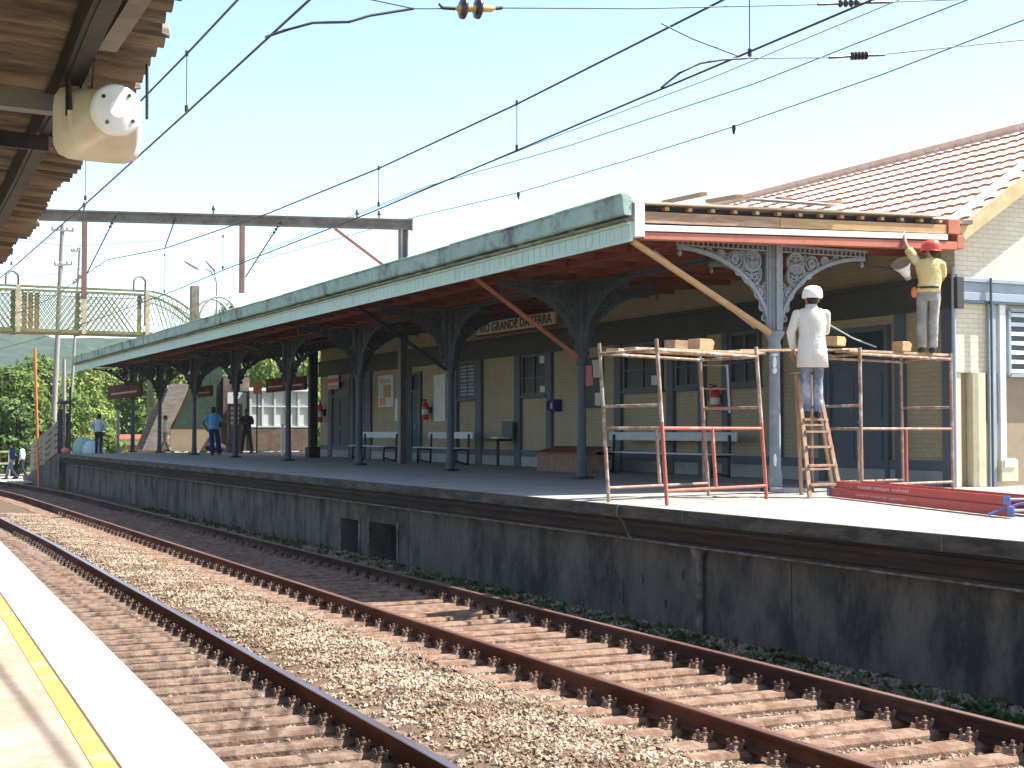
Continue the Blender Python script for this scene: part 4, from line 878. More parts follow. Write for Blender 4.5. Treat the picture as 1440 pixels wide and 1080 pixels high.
for p, zz in ((P0,.065),(P0.lerp(P1,.972)+sd_*.03,.168),(P1,.065)):
    c_ = MB(); c_.beam(p-dv*.05+V(0,0,zz)-sd_*.004, p+dv*.06+V(0,0,zz)-sd_*.004, .024, .10); c_.build('end_cap', m_bluecap, rl, .004)
lt = MB(); a0 = P0.lerp(P1,.2)
for i in range(26):
    p = P0.lerp(P1,.19+.0125*i)-sd_*.0085; 
    if i % 9 == 7: continue
    lt.beam(p+sd_*.03+V(0,0,.168), p+sd_*.03+dv*.03+V(0,0,.168+random.uniform(-.01,.01)), .003, .03); lt.beam(p+V(0,0,.07), p+dv*.028+V(0,0,.07), .003, .022)
lt.build('worn_lettering', M('faded_white_print', (.62,.45,.42), (.5,.3,.28), scale=20), rl)
tag(MB().tube([P1+V(-.1,.2,.03), P1+V(.1,.0,.14), P1+V(.35,-.25,.20), P1+V(.5,-.5,.1)], .012, 6).build('rope', m_bluecap), 'blue rope end beside the red ladder', 'rope')

# ------------------------------------------------------------------ wall lamp
p = att(1218,372,16.9); p2 = att(1252,378,16.9)
wlp = thing('wall_lamp', 'white floodlight on a black arm beside the man in the red helmet', 'lamp', p2)
MB().tube([p+V(-.02,0,.05), p, p.lerp(p2,.4)+V(0,0,-.02), p2, p2+V(.25,.1,-.02)], .022, 8).build('arm', m_black, wlp)
cA = att(1270,376,16.85); dm = (vr*-.5+vf*-.5+vu*.75).normalized(); Mr = dm.to_track_quat('Z','Y').to_matrix()
MB().lathe(cA, [(.05,-.16),(.07,-.12),(.085,-.05),(.15,.06),(.165,.08),(.16,.085),(.14,.06)], 16, True, Mr).build('shade', m_white, wlp)
MB().lathe(cA-dm*.17, [(.05,-.05),(.055,0),(.045,.02)], 12, True, Mr).build('housing', m_grey, wlp)

# ------------------------------------------------------------------ signs
def textobj(body, size, loc, mat, parent, name='lettering', xd=(0,-1,0), yd=(0,0,1), sxx=1):
    cu = bpy.data.curves.new('txt','FONT'); cu.body = body; cu.size = size; cu.align_x = 'CENTER'; cu.align_y = 'CENTER'; cu.extrude = .004; cu.offset = size*.018
    to = bpy.data.objects.new('txt', cu); COL.objects.link(to); dg = bpy.context.evaluated_depsgraph_get(); me = bpy.data.meshes.new_from_object(to.evaluated_get(dg)); bpy.data.objects.remove(to)
    X, Y = Vector(xd), Vector(yd); Z = X.cross(Y); off = Vector(loc)-WL(parent)
    for v in me.vertices: q = v.co.copy(); v.co = off+X*q.x*sxx+Y*q.y+Z*q.z
    me.materials.clear(); me.materials.append(mat); o = bpy.data.objects.new(name, me); COL.objects.link(o); o.parent = parent; return o
a = atD(671,464,15.0); b = atD(780,448,15.0); zc_ = (a.z+b.z)/2+.01
ns = thing('name_board', 'cream station name board reading RIO GRANDE DA SERRA under the canopy', 'sign', (15.0,(a.y+b.y)/2,zc_))
MB().box(15.0,b.y,zc_-.145,15.05,a.y,zc_+.145).build('board', m_signcream, ns)
fb_ = MB(); fb_.box(14.985,b.y-.04,zc_-.185,15.055,a.y+.04,zc_-.146); fb_.box(14.985,b.y-.04,zc_+.146,15.055,a.y+.04,zc_+.185); fb_.build('frame', m_black, ns)
tx = textobj('RIO GRANDE DA SERRA', .30, (14.994,(a.y+b.y)/2,zc_), m_text, ns, sxx=1.0)
wid = max(v.co.y for v in tx.data.vertices)-min(v.co.y for v in tx.data.vertices); k_ = (a.y-b.y-.3)/wid
for v in tx.data.vertices: v.co.y *= k_
for yy in (b.y+.5, a.y-.5): MB().tube([(15.03,yy,zc_+.186),(15.03,yy,3.72)], .012, 6).build('hanger', m_black, ns)
def hang_sign(label, x0, y0, x1, y1, D, stripes=True, top=3.6):
    a = atD(x0,y0,D); b = atD(x1,y1,D); zc_ = (a.z+b.z)/2; h = abs(atD(x0,y0,D).z-atD(x0,y1,D).z)/2; yc = (a.y+b.y)/2; w = abs(a.y-b.y)/2
    s = thing('platform_sign', label, 'sign', (D,yc,zc_), 'brown sign boards under the canopy'); MB().box(D-.05,yc-w,zc_-h,D+.05,yc+w,zc_+h).build('board', m_signbrown, s, .01)
    if stripes: MB().box(D-.054,yc-w*.8,zc_-h*.35,D-.0505,yc+w*.75,zc_-h*.12).build('stripe', plain('faded_print',(.30,.14,.11)), s)
    for yy in (yc-w*.7, yc+w*.7): MB().tube([(D,yy,zc_+h),(D,yy,top)], .012, 6).build('hanger', m_black, s)
hang_sign('brown sign board on the last column at the far end of the canopy', 153,541,199,560, 11.55)
hang_sign('dark brown hanging sign left of the booth column', 376,532,402,551, 13.2)
hang_sign('dark brown hanging sign right of the booth column', 407,530,430,549, 13.2)
hang_sign('small dark red hanging sign above the man in blue', 280,543,298,558, 13.6)
# posters and notices on the front wall
def poster(label, x0, y0, x1, y1, bits, D=WD-.03, frame=None):
    a = atD(x0,y0,D); b = atD(x1,y1,D); z1 = atD((x0+x1)/2,y0,D).z; z0 = atD((x0+x1)/2,y1,D).z
    s = thing('poster', label, 'poster', (D,(a.y+b.y)/2,z0)); MB().box(D,b.y,z0,D+.02,a.y,z1).build('sheet', frame or m_paper, s); w = a.y-b.y; h = z1-z0
    for u0,v0,u1,v1,mm in bits: MB().box(D-.004,a.y-w*u1,z0+h*v0,D-.0005,a.y-w*u0,z0+h*v1).build('print', mm, s)
poster('white poster on the wall behind the second column from the scaffold', 610,527,626,592, [])
poster('white poster with ochre picture left of the dark mast', 532,528,553,572, [(.35,.3,.85,.7,m_ochre),(.1,.05,.5,.28,m_pink),(.1,.75,.8,.9,m_grey)])
poster('narrow white notice beside the dark gantry mast', 555,560,560,592, [])
poster('dark notice case with pink and white papers beside the scaffold', 820,503,846,574, [(.05,.45,.55,.85,m_pink),(.5,.6,.95,.95,m_paper),(.65,.05,.95,.3,m_paper)], WD-.06, m_black)
poster('red and white warning sign over the dark doorway', 461,527,476,547, [(.0,.45,1,.75,m_red),(.0,.05,1,.25,plain('orange_print',(.55,.2,.1)))], WD-.095)
# fire extinguishers
def extinguisher(label, x, y0, y1, D=WD-.2):
    a = atD(x,y0,D); b = atD(x,y1,D); h = a.z-b.z; s = thing('fire_extinguisher', label, 'fire extinguisher', b, 'fire extinguishers on the station wall')
    MB().lathe(b, [(.085,0),(.10,.03),(.10,h*.68),(.07,h*.80),(.035,h*.84),(.035,h*.9)], 14).build('cylinder', m_red, s); q = MB(); q.lathe(b+V(0,0,h*.9), [(.03,0),(.03,.05)], 8); q.beam(b+V(-.02,0,h*.97),b+V(-.14,.02,h),.02,.02); q.tube([b+V(-.03,0,h*.95),b+V(-.1,.1,h*.85),b+V(-.09,.11,h*.4)], .012, 6); q.build('valve', m_black, s)
    MB().lathe(b, [(.1008,h*.25),(.1008,h*.5)], 14).build('label_band', m_paper, s); MB().box(b.x+.08,b.y-.04,b.z+h*.3,WD-.001,b.y+.04,b.z+h*.6).build('wall_bracket', m_black, s)
extinguisher('red fire extinguisher on the wall seen through the left scaffold', 1006,541,578)
extinguisher('red fire extinguisher on the wall between the two grey benches', 598,561,590)
extinguisher('red fire extinguisher beside the dark steel mast, farthest from the scaffold', 450,563,594)
# telephone on the wall
a = atD(781,570,WD-.1); s = thing('wall_telephone', 'dark blue wall telephone box between window and scaffold', 'telephone', a)
MB().box(a.x-.12,a.y-.16,a.z-.14,WD-.003,a.y+.16,a.z+.14).build('housing', m_navy, s, .03); MB().box(a.x-.135,a.y-.08,a.z-.08,a.x-.1205,a.y+.02,a.z+.06).build('keypad', m_grey, s); MB().tube([a+V(-.15,.1,.1),a+V(-.17,.1,0),a+V(-.15,.1,-.1)], .025, 8).build('handset', m_black, s)
# ------------------------------------------------------------------ benches
def bench(label, D, ya, yb, sh=.45, bh=.85):
    s = thing('bench', label, 'bench', (D,(ya+yb)/2,0), 'grey benches along the station wall')
    q = MB()
    for i in range(3): q.box(D-.42+i*.14,ya,sh-.03,D-.42+i*.14+.12,yb,sh)
    q.build('seat', m_seat, s, .005); q = MB(); q.box(D+.05,ya,bh-.17,D+.08,yb,bh); q.build('backrest', m_seat, s, .005)
    for yy in (ya+.2, yb-.25):
        q = MB(); q.beam((D-.38,yy,0.001),(D-.36,yy,sh-.03),.05,.05); q.beam((D-.0,yy,0.001),(D+.035,yy,bh-.05),.05,.05); q.beam((D-.38,yy,sh-.055),(D+.0,yy,sh-.055),.05,.05); q.beam((D-.4,yy,.12),(D,yy,.02),.05,.04); q.build('leg', m_black, s)
yb_, ya_ = atD(1042,640,15.4).y, atD(862,640,15.4).y
bench('long grey bench behind the left scaffold', 15.25, yb_, ya_)
a = atD(600,640,14.9); b = atD(662,640,14.9); bench('grey bench right of the dark gantry mast, behind a column', 14.9, b.y, a.y)
a = atD(508,640,14.9); b = atD(560,640,14.9); bench('grey bench left of the dark gantry mast, under the coloured poster', 14.9, b.y, a.y)
# orange box bench
a = atD(776,655,14.6); b = atD(850,662,14.6)
s = thing('box_bench', 'low orange wooden box bench at the column left of the scaffold', 'bench', (14.6,(a.y+b.y)/2,0)); MB().prism([(14.15,b.y,.42),(14.75,b.y,.55),(14.75,b.y,.51),(14.15,b.y,.38)], (0,a.y-b.y,0)).build('top', m_woodred, s, .005); MB().box(14.2,b.y+.05,.001,14.7,a.y-.05,.38).build('box', m_brown_lighter, s, .008)
# drinking-fountain-like seat post with raised back
a = atD(700,615,15.35); s = thing('pedestal_seat', 'small grey pedestal seat with a square back against the cream wall', 'seat', (15.35,a.y,0))
MB().tube([(15.35,a.y,0.001),(15.35,a.y,.62)], .04, 8).build('pedestal', m_black, s); MB().box(15.1,a.y-.42,.62,15.55,a.y+.32,.68).build('seat', m_black, s, .02); MB().box(15.55,a.y-.40,.7,15.6,a.y+.2,1.12).build('backrest', m_blue, s, .02); MB().box(15.15,a.y-.40,.682,15.5,a.y-.0,.73).build('cushion', m_seat, s, .01)

# ------------------------------------------------------------------ people
def skin_body(name, nodes_, edges, mat, parent, root=0, sub=1):
    me = bpy.data.meshes.new(name); off = WL(parent)
    me.from_pydata([tuple(Vector(p)-off) for p, r in nodes_], edges, []); o = bpy.data.objects.new(name, me); COL.objects.link(o)
    md = o.modifiers.new('skin','SKIN'); md.use_smooth_shade = True; md.branch_smoothing = .6
    sv = me.skin_vertices[0].data
    for i, (p, r) in enumerate(nodes_): sv[i].radius = r if isinstance(r, tuple) else (r, r); sv[i].use_root = (i == root)
    sb_ = o.modifiers.new('sub','SUBSURF'); sb_.levels = sb_.render_levels = sub
    dg = bpy.context.evaluated_depsgraph_get(); m2 = bpy.data.meshes.new_from_object(o.evaluated_get(dg)); bpy.data.objects.remove(o)
    m2.materials.clear(); m2.materials.append(mat); o = bpy.data.objects.new(name, m2); COL.objects.link(o); o.parent = parent; return o
def person(label, loc, rz, pose, mats, coat=False, hat=None, H=1.72, sub=1, trouser_flare=1.0, sleeve='long', group=None, face_turn=0):
    """local frame: x right, y forward, z up; rz turns it"""
    k = H/1.72; Rm = Matrix.Rotation(rz, 3, 'Z'); L = Vector(loc)
    p = thing('person', label, 'person', loc, group)
    J = {'pelvis':(0,0,.93),'waist':(0,0,1.08),'chest':(0,.0,1.28),'neck':(0,.0,1.44),'head':(0,.02,1.55),'crown':(0,.01,1.655),
         'shL':(-.175,0,1.385),'elL':(-.23,-.03,1.11),'wrL':(-.24,.05,.87),'shR':(.175,0,1.385),'elR':(.23,-.03,1.11),'wrR':(.24,.05,.87),
         'hpL':(-.085,0,.90),'knL':(-.095,.02,.49),'anL':(-.10,-.02,.09),'hpR':(.085,0,.90),'knR':(.095,.02,.49),'anR':(.10,-.02,.09)}
    J.update(pose); W = {n: L+Rm @ (Vector(q)*k) for n, q in J.items()}
    skin, hair, top, bot = mats[:4]
    N = []; E = []; ix = {}
    def add(n, pos, r, par=None):
        ix[n] = len(N); N.append((pos, r if isinstance(r, tuple) else r*k)); 
        if par is not None: E.append((ix[par], ix[n]))
    add('pelvis',W['pelvis'],.115); add('waist',W['waist'],.11,'pelvis'); add('chest',W['chest']+V(0,0,-.03)*k,.108,'waist'); add('neck',W['neck'],.055,'chest'); add('head',W['head'],.088,'neck'); add('crown',W['crown'],.075,'head')
    ft = Matrix.Rotation(face_turn,3,'Z'); fw_ = Rm @ ft @ V(0,1,0); rt_ = Rm @ ft @ V(1,0,0)
    add('nose', W['head']+fw_*.115*k+V(0,0,-.005), .014,'head')
    for s, n in ((-1,'earL'),(1,'earR')): add(n, W['head']+rt_*s*.098*k+V(0,0,-.01), .014,'head')
    for s in 'LR':
        add('sh'+s,W['sh'+s]+V(0,0,-.03)*k,.046,'chest'); add('el'+s,W['el'+s],.042,'sh'+s); add('wr'+s,W['wr'+s],.027,'el'+s)
        d = (W['wr'+s]-W['el'+s]).normalized(); sd = d.cross(Rm @ V(0,1,0)); sd = sd.normalized() if sd.length > .2 else Rm @ V(1,0,0); nn = d.cross(sd).normalized()
        add('pm'+s, W['wr'+s]+d*.055*k, .026,'wr'+s); tip = W['wr'+s]+d*.095*k
        for f_ in range(4):
            o_ = sd*(f_-1.5)*.019*k; ln = (.075,.085,.08,.062)[f_]*k
            add(f'f{f_}a{s}', tip+o_, .0095,'pm'+s); add(f'f{f_}b{s}', tip+o_*1.1+d*ln*.55+nn*.008, .0085, f'f{f_}a{s}'); add(f'f{f_}c{s}', tip+o_*1.05+d*ln*.95+nn*.026, .0075, f'f{f_}b{s}')
        add('th'+s, W['wr'+s]+d*.045*k+sd*-.042*k, .012,'pm'+s); add('tt'+s, W['wr'+s]+d*.085*k+sd*-.055*k+nn*.02, .010,'th'+s)
        add('hp'+s,W['hp'+s],.09,'pelvis'); add('kn'+s,W['kn'+s],.058,'hp'+s); add('an'+s,W['an'+s],.04,'kn'+s); add('to'+s,W['an'+s]+Rm @ V(0,.15,-.05)*k,.03,'an'+s)
    body = skin_body('body', N, E, skin, p, 0, sub)
    X = Rm @ V(1,0,0); Y = Rm @ V(0,1,0)
    def ring(c, rx, ry, n=20, xa=None, ya=None, wob=.0, ph=0):
        xa = xa or X; ya = ya or Y
        return [c+xa*(rx*k*math.cos(2*math.pi*i/n)*(1+wob*math.sin(3*2*math.pi*i/n+ph)))+ya*(ry*k*math.sin(2*math.pi*i/n)*(1+wob*math.sin(4*2*math.pi*i/n+ph*1.7))) for i in range(n)]
    def limb(mb, pts, rs, n=14, wob=.05):
        rings = []
        for i, q in enumerate(pts):
            d = (pts[min(i+1,len(pts)-1)]-pts[max(i-1,0)]).normalized(); xa = d.cross(Y); xa = (xa if xa.length > .15 else d.cross(X)).normalized(); ya = d.cross(xa).normalized(); rings.append(ring(q, rs[i], rs[i], n, xa, ya, wob, i*1.3))
        mb.loft(rings)
    sh = MB(); nk = W['neck']; ch = W['chest']; wa = W['waist']; pe = W['pelvis']
    shl = (W['shL']+W['shR'])/2
    rs = [ring(nk+V(0,0,.015), .062,.06), ring(nk+V(0,0,-.01), .085,.075), ring(nk.lerp(shl,.5)+V(0,0,.014), .125,.088), ring(shl+V(0,0,.020), .182,.100), ring(shl+V(0,0,-.03), .205,.112), ring(ch+V(0,0,-.02), .195,.125,wob=.015), ring(ch.lerp(wa,.5), .178,.12,wob=.02,ph=1), ring(wa, .168,.118,wob=.025,ph=2)]
    if coat: rs += [ring(pe+V(0,0,.05), .180,.135,wob=.03,ph=3), ring(pe+V(0,0,-.10), .197,.15,wob=.035,ph=2.5), ring(pe+V(0,0,-.27), .208,.158,wob=.04,ph=2), ring(pe+V(0,0,-.275), .196,.146,wob=.04,ph=2)]
    else: rs += [ring(pe+V(0,0,.06), .172,.122,wob=.03,ph=3), ring(pe+V(0,0,-.005), .178,.125,wob=.03,ph=3), ring(pe+V(0,0,-.01), .16,.115)]
    sh.loft(rs)
    for s in 'LR':
        a, e, w = W['sh'+s], W['el'+s], W['wr'+s]; a = a+V(0,0,-.028)*k; sh.ell(a, .069*k, .069*k, .062*k, 14, 9)
        if sleeve == 'long': limb(sh, [a, a.lerp(e,.35), a.lerp(e,.75), e, e.lerp(w,.4), e.lerp(w,.85), e.lerp(w,.93)], [.066,.067,.061,.059,.052,.046,.040])
        else: limb(sh, [a, a.lerp(e,.35), a.lerp(e,.72), a.lerp(e,.76)], [.067,.071,.067,.060])
    sh.build('coat' if coat else 'shirt', top, p)
    tr = MB(); tr.loft([ring(pe+V(0,0,.075), .163,.113), ring(pe+V(0,0,.0), .172,.122), ring(pe+V(0,0,-.07), .178,.126), ring(pe+V(0,0,-.13), .165,.11)])
    for s in 'LR':
        h, kn, an = W['hp'+s], W['kn'+s], W['an'+s]; fl = trouser_flare
        limb(tr, [h+V(0,0,.02), h.lerp(kn,.2), h.lerp(kn,.55), kn, kn.lerp(an,.35), kn.lerp(an,.75), an+V(0,0,.005), an+V(0,0,-.015)], [.088,.092,.080,.066*fl,.066*fl,.062*fl,.062*fl,.05*fl], 16, .06)
    tr.build('trousers', bot, p)
    for s in 'LR':
        an = W['an'+s]; q = MB(); c = an+Rm @ V(0,.05,-.05)*k; yy = Rm @ V(0,1,0)
        q.loft([[c+X*(.042*k*math.cos(a)*w)+yy*(l*k)+V(0,0,(.042*math.sin(a)*hh if math.sin(a) > 0 else .040*math.sin(a))*k) for a in [2*math.pi*i/12 for i in range(12)]] for l, w, hh in ((-.115,.55,.9),(-.09,.85,1.5),(-.02,.9,1.6),(.05,1.0,1.1),(.11,1.0,.8),(.145,.6,.5))]); q.build('shoe', m_shoe, p)
    hd = W['head']; cr = W['crown']; up_ = (cr-hd).normalized(); hq = up_.to_track_quat('Z','Y').to_matrix()
    hm = MB(); hm.ell(hd+up_*.058*k-fw_*.018*k, .093*k,.103*k,.083*k); hm.ell(hd-fw_*.045*k+up_*.0, .083*k,.07*k,.085*k); hm.build('hair', hair, p)
    ey = MB()
    for s in (-1,1): ey.ell(hd+fw_*.092*k+rt_*s*.034*k+up_*.02, .011,.008,.009, 8, 6)
    ey.build('eyes', m_black, p)
    MB().ell(hd+fw_*.092*k-up_*.05, .022,.006,.006, 8, 5).build('mouth', m_signbrown, p)
    return p, W, (hd, up_, fw_, rt_, k)
def cap_brim(prt, hinfo, mat, brim=.0, r=.115, h=.095, name='hat'):
    hd, up_, fw_, rt_, k = hinfo; q = MB(); c = hd+up_*.045; n = 18
    def rg(z, rx, ry, sh=0): return [c+up_*z+rt_*rx*math.cos(2*math.pi*i/n)+fw_*(ry*math.sin(2*math.pi*i/n)+sh) for i in range(n)]
    q.loft([rg(-.03,r*1.0,r*1.1,-.01), rg(.0,r*1.04,r*1.14,-.01), rg(h*.5,r*.98,r*1.08,-.01), rg(h*.85,r*.75,r*.82,-.01), rg(h,r*.4,r*.45,-.01), rg(h*1.04,.01,.01,-.01)])
    if brim: q.loft([rg(-.022,r*1.0,r*1.05,-.01), rg(-.03,r*1.05+brim,r*1.1+brim,.0), rg(-.038,r*1.05+brim,r*1.1+brim,.0), rg(-.03,r*.98,r*1.03,-.01)])
    return q.build(name, mat, prt)
FB = -TH+R(0)
def rzf(deg): return -TH+R(deg)     # 0 = facing straight away from the camera
# man on the ladder
lp = L0.lerp(R0_,.45)+(topL-L0)*(.64); lx = att(1141,592,lp.y)
pos = V(lx.x, lp.y-.02, 1.045)
pm, W, hi = person('man in a long white coat, white cap and jeans standing on the step ladder', pos, rzf(-4), {
    'anL':(-.075,-.02,.09),'anR':(.075,-.02,.09),'knL':(-.08,.03,.49),'knR':(.08,.03,.49),'neck':(.0,.02,1.45),'head':(.015,.05,1.555),'crown':(.02,.055,1.66),
    'shL':(-.185,.0,1.385),'elL':(-.265,.02,1.12),'wrL':(-.225,.14,.90),'shR':(.18,.02,1.385),'elR':(.20,.16,1.14),'wrR':(.16,.40,1.12)},
    [m_skin, m_hair, m_coat, m_jeans], True, H=1.73, sub=2)
Rc = Matrix.Rotation(rzf(-4),3,'Z'); q = MB(); nk_ = W['neck']
q.loft([[nk_+Rc @ V(rx_*math.cos(a),ry_*math.sin(a)+.005,zz_) for a in [6.283*i/18 for i in range(18)]] for rx_, ry_, zz_ in ((.088,.080,-.02),(.075,.070,.035),(.070,.066,.036),(.082,.074,-.02))]); q.build('collar', m_coat, pm)
cap_brim(pm, hi, M('white_cap_cloth', (.74,.72,.66), (.68,.66,.60), scale=8, bump=.3), .0, .132, .135, 'cap')
# man with helmet on the scaffold
fx = att(1303,492,16.0); pos = V(fx.x, 15.95, zt+.022); 
pm, W, hi = person('man in a red helmet, yellow shirt and grey trousers reaching up from the scaffold', pos, rzf(-8), {
    'pelvis':(0,0,.90),'waist':(.02,0,1.05),'chest':(.015,.0,1.24),'neck':(.03,.02,1.40),'head':(.035,.05,1.50),'crown':(.045,.05,1.60),
    'shL':(-.16,.03,1.39),'elL':(-.315,.10,1.62),'wrL':(-.335,.20,1.86),'shR':(.19,.0,1.33),'elR':(.215,.10,1.08),'wrR':(.08,.32,1.13),
    'hpL':(-.085,0,.88),'hpR':(.085,0,.88),'knL':(-.10,.02,.48),'knR':(.075,.03,.48),'anL':(-.105,-.02,.09),'anR':(.06,.04,.09)},
    [m_skin, m_hair, m_yshirt, m_gjeans], H=1.69, sub=2, trouser_flare=1.12, sleeve='short', face_turn=R(55))
cap_brim(pm, hi, m_redhat, .02, .132, .135, 'helmet')
bt = MB(); q_ = W['pelvis']; Xv = Matrix.Rotation(rzf(-8),3,'Z') @ V(1,0,0); Yv = Matrix.Rotation(rzf(-8),3,'Z') @ V(0,1,0)
bt.loft([[q_+V(0,0,z)+Xv*(.172*math.cos(a))+Yv*(.125*math.sin(a)) for a in [6.283*i/20 for i in range(20)]] for z in (.045,.08)], cap=False); bt.build('belt', m_shoe, pm)
MB().ell(q_-Xv*.20+V(0,0,-.0), .05,.05,.085, 10, 7).build('tool_pouch', m_orange, pm)
# platform people
gA = atz(300,641,0)
person('man in sky blue shirt and navy trousers on the shaded platform', (gA.x,gA.y,0), rzf(10), {'wrR':(.12,.28,1.12),'elR':(.27,.03,1.12),'elL':(-.36,-.02,1.16),'wrL':(-.26,.02,.98),'anR':(.20,.14,.09),'knR':(.16,.14,.5),'anL':(-.03,-.02,.09),'knL':(-.05,.0,.48)}, [m_skin_d,m_hair,m_bshirt,m_navy], H=1.78, trouser_flare=1.3, sleeve='short')
gA = att(347,636,55.5)
person('man in dark clothes with folded arms in front of the booth', (gA.x,gA.y,0), rzf(165), {'elL':(-.27,.03,1.14),'wrL':(.04,.24,1.17),'elR':(.27,.03,1.14),'wrR':(-.04,.27,1.14),'anL':(-.22,0,.09),'knL':(-.16,.02,.49),'anR':(.20,0,.09),'knR':(.15,.02,.49)}, [m_skin_d,m_hair,m_dark,m_dark], H=1.80)
gA = atz(139,635.5,0); gA = V(gA.x*.93, gA.y*.93, 0); gA = V(att(139,600,57.5).x,57.5,0)
person('man in a pale blue shirt, hands on hips, at the far platform end', gA, rzf(-6), {'elL':(-.36,-.05,1.17),'wrL':(-.19,.03,1.0),'elR':(.36,-.05,1.17),'wrR':(.19,.03,1.0)}, [m_skin_d,m_hair,m_lshirt,m_dark], H=1.60)
gA = att(232,640,61.5); person('person in white walking behind the second last column', V(gA.x,61.5,0), rzf(100), {'anL':(-.09,.2,.09),'anR':(.09,-.18,.1)}, [m_skin,m_hair,m_coat,m_gjeans], H=1.6)
gA = att(17,655,70.5); person('dark haired man in navy crossing the tracks at the far left', V(gA.x,70.5,-1.5+.12), rzf(120), {'anL':(-.08,.26,.09),'knL':(-.09,.20,.5),'anR':(.08,-.22,.12)}, [m_skin,m_hair,m_navy,m_jeans], H=1.75)
gA = att(31,655,72); person('person in pale shirt and dark trousers beside the ramp fence at far left', V(gA.x,72,-1.5+.12), rzf(90), {'anL':(-.08,.2,.09),'anR':(.08,-.2,.1)}, [m_skin,m_hair,m_lshirt,m_dark], H=1.68)

# ------------------------------------------------------------------ far end of the platform: ramp fence, panels, poles, booth, bridge
pa = V(8.62,TE+.3,0); pb = V(8.62,TE+9.5,-1.15)
rfc = thing('ramp_fence', 'weathered grey board fence sloping down beside the end ramp', 'fence', pa)
q = MB()
for i in range(5): q.beam(pa+V(0,0,.22+.27*i), pb+V(0,0,.22+.27*i), .03, .20)
q.build('boards', m_fence, rfc)
for i in range(6): p = pa.lerp(pb,i/5); MB().box(p.x+.02,p.y-.06,p.z-.4,p.x+.12,p.y+.06,p.z+1.45).build('post', m_fence, rfc)
a = att(81,600,58.2); b = att(97,600,58.2)
gp_ = thing('gate_panel', 'pair of dark blue grey board panels on a pale post at the platform end', 'panel', V((a.x+b.x)/2,58.2,0))
w_ = b.x-a.x
MB().box(a.x,58.15,0,a.x+w_*.42,58.2,1.75).build('board', m_band, gp_, .01); MB().box(b.x-w_*.3,58.15,0,b.x,58.2,1.6).build('board', m_band, gp_, .01)
MB().box(a.x+w_*.45,58.10,0,b.x-w_*.34,58.25,1.95).build('post', m_fence, gp_, .01); MB().lathe(((a.x+b.x)/2+.02,58.18,1.95), [(.28,0),(.30,.03),(.20,.10),(.06,.14)], 12).build('cap', m_band, gp_)
a = att(98,600,57.4); tag(MB().tube([(a.x,57.4,0),(a.x,57.4,2.6)], [.045,.04], 8).build('thin_post', m_black), 'thin black post beside the gate panels at the platform end', 'post')
a = att(52,600,56); p0 = att(55,672,56); p1 = att(49,490,56); tag(MB().tube([V(p0.x,56,-1.4),V(p1.x,56,p1.z)], .05, 8).build('marker_pole', m_orange), 'tall orange pole standing beside the end ramp', 'pole')
a = att(92,636,57.0); s = MB(); s.ell((a.x,57.0,.12), .16,.14,.12); tag(s.build('bag', m_pink), 'small red and white bag on the platform edge by the gate panels', 'bag')
a = att(122,634,57.9); s = thing('tarpaulin_bundle', 'pale blue and green tarpaulin bundle left of the man with hands on hips', 'tarpaulin', V(a.x,57.9,0))
q = MB(); q.ell((a.x-.1,58.1,.22), .42,.35,.46, 12, 8); q.build('green_sheet', plain('mint_sheet',(.35,.56,.46),.6), s); q = MB(); q.ell((a.x+.22,57.8,.12), .42,.3,.42, 12, 8); q.build('blue_sheet', plain('pale_blue_sheet',(.58,.70,.76),.6), s)
a = att(166,600,59.5); tag(MB().tube([(a.x,59.5,0),(a.x,59.5,1.75)], .06, 8).build('thin_post', m_grey), 'pale grey post between the hands-on-hips man and the last column', 'post')
# low houses far behind
a = att(165,625,95); hs = thing('low_house', 'low white walled house with a red roof far behind the platform end', 'house', V(a.x,95,-1.5)); MB().box(a.x-3.2,95,-1.5,a.x+3.5,99,-.02).build('wall', m_brown_lighter, hs); MB().box(a.x-3.2,94.98,-.019,a.x+3.5,99,.33).build('parapet', m_cream, hs); MB().prism([(a.x-3.4,94.6,.34),(a.x+3.7,94.6,.34),(a.x+3.7,97,.62),(a.x-3.4,97,.62)], (0,.02,.06)).build('roof', m_woodred, hs); MB().box(a.x-1.5,94.98,-.9,a.x-.4,95.0,.1).build('window', m_black, hs)
# footbridge stair, green panel, cream wall
st = thing('bridge_stair', 'weathered timber footbridge stair slanting down behind the end columns', 'stair', V(15,66,0))
def t_(x, y, t=66): return att(x, y, t)
a = t_(200,634); b = t_(240,540)
q = MB(); q.prism([(a.x,66,0),(a.x+.9,66,0),(b.x+.9,66,b.z),(b.x,66,b.z)], (0,.08,0)); q.build('stringer', m_fence, st)
q = MB(); q.prism([(a.x,67.6,0),(a.x+.9,67.6,0),(b.x+.9,67.6,b.z),(b.x,67.6,b.z)], (0,.08,0)); q.build('stringer', m_fence, st)
q = MB(); n = 14
for i in range(n): x = a.x+.2+(b.x-a.x)*i/n; z_ = b.z*i/n; q.box(x,66.09,z_,x+.3,67.59,z_+.04)
q.build('tread', m_fence, st)
a = t_(243,601,63); b = t_(285,525,63); c_ = t_(286,528,63); d_ = t_(272,600,63)
gs = thing('green_hoarding', 'dark green boarded stair side with a red brown edge behind the man in blue', 'hoarding', V(a.x,63,0))
MB().prism([(a.x,63,a.z),(b.x,63,3.75),(b.x+.9,63,3.75),(b.x+.9,63,a.z)], (0,.1,0)).build('boards', m_dkgreen, gs)
MB().beam(V(a.x-.06,62.95,a.z-.02), V(b.x-.06,62.95,3.75), .09, .10, (0,1,0)).build('edge', m_signbrown, gs)
MB().box(a.x-.1,63.02,0,b.x+.9,63.12,a.z-.002).build('wall', m_lower, gs); MB().box(b.x+.91,62.9,0,b.x+2.1,63.1,3.3).build('side_wall', m_brick_br, gs)
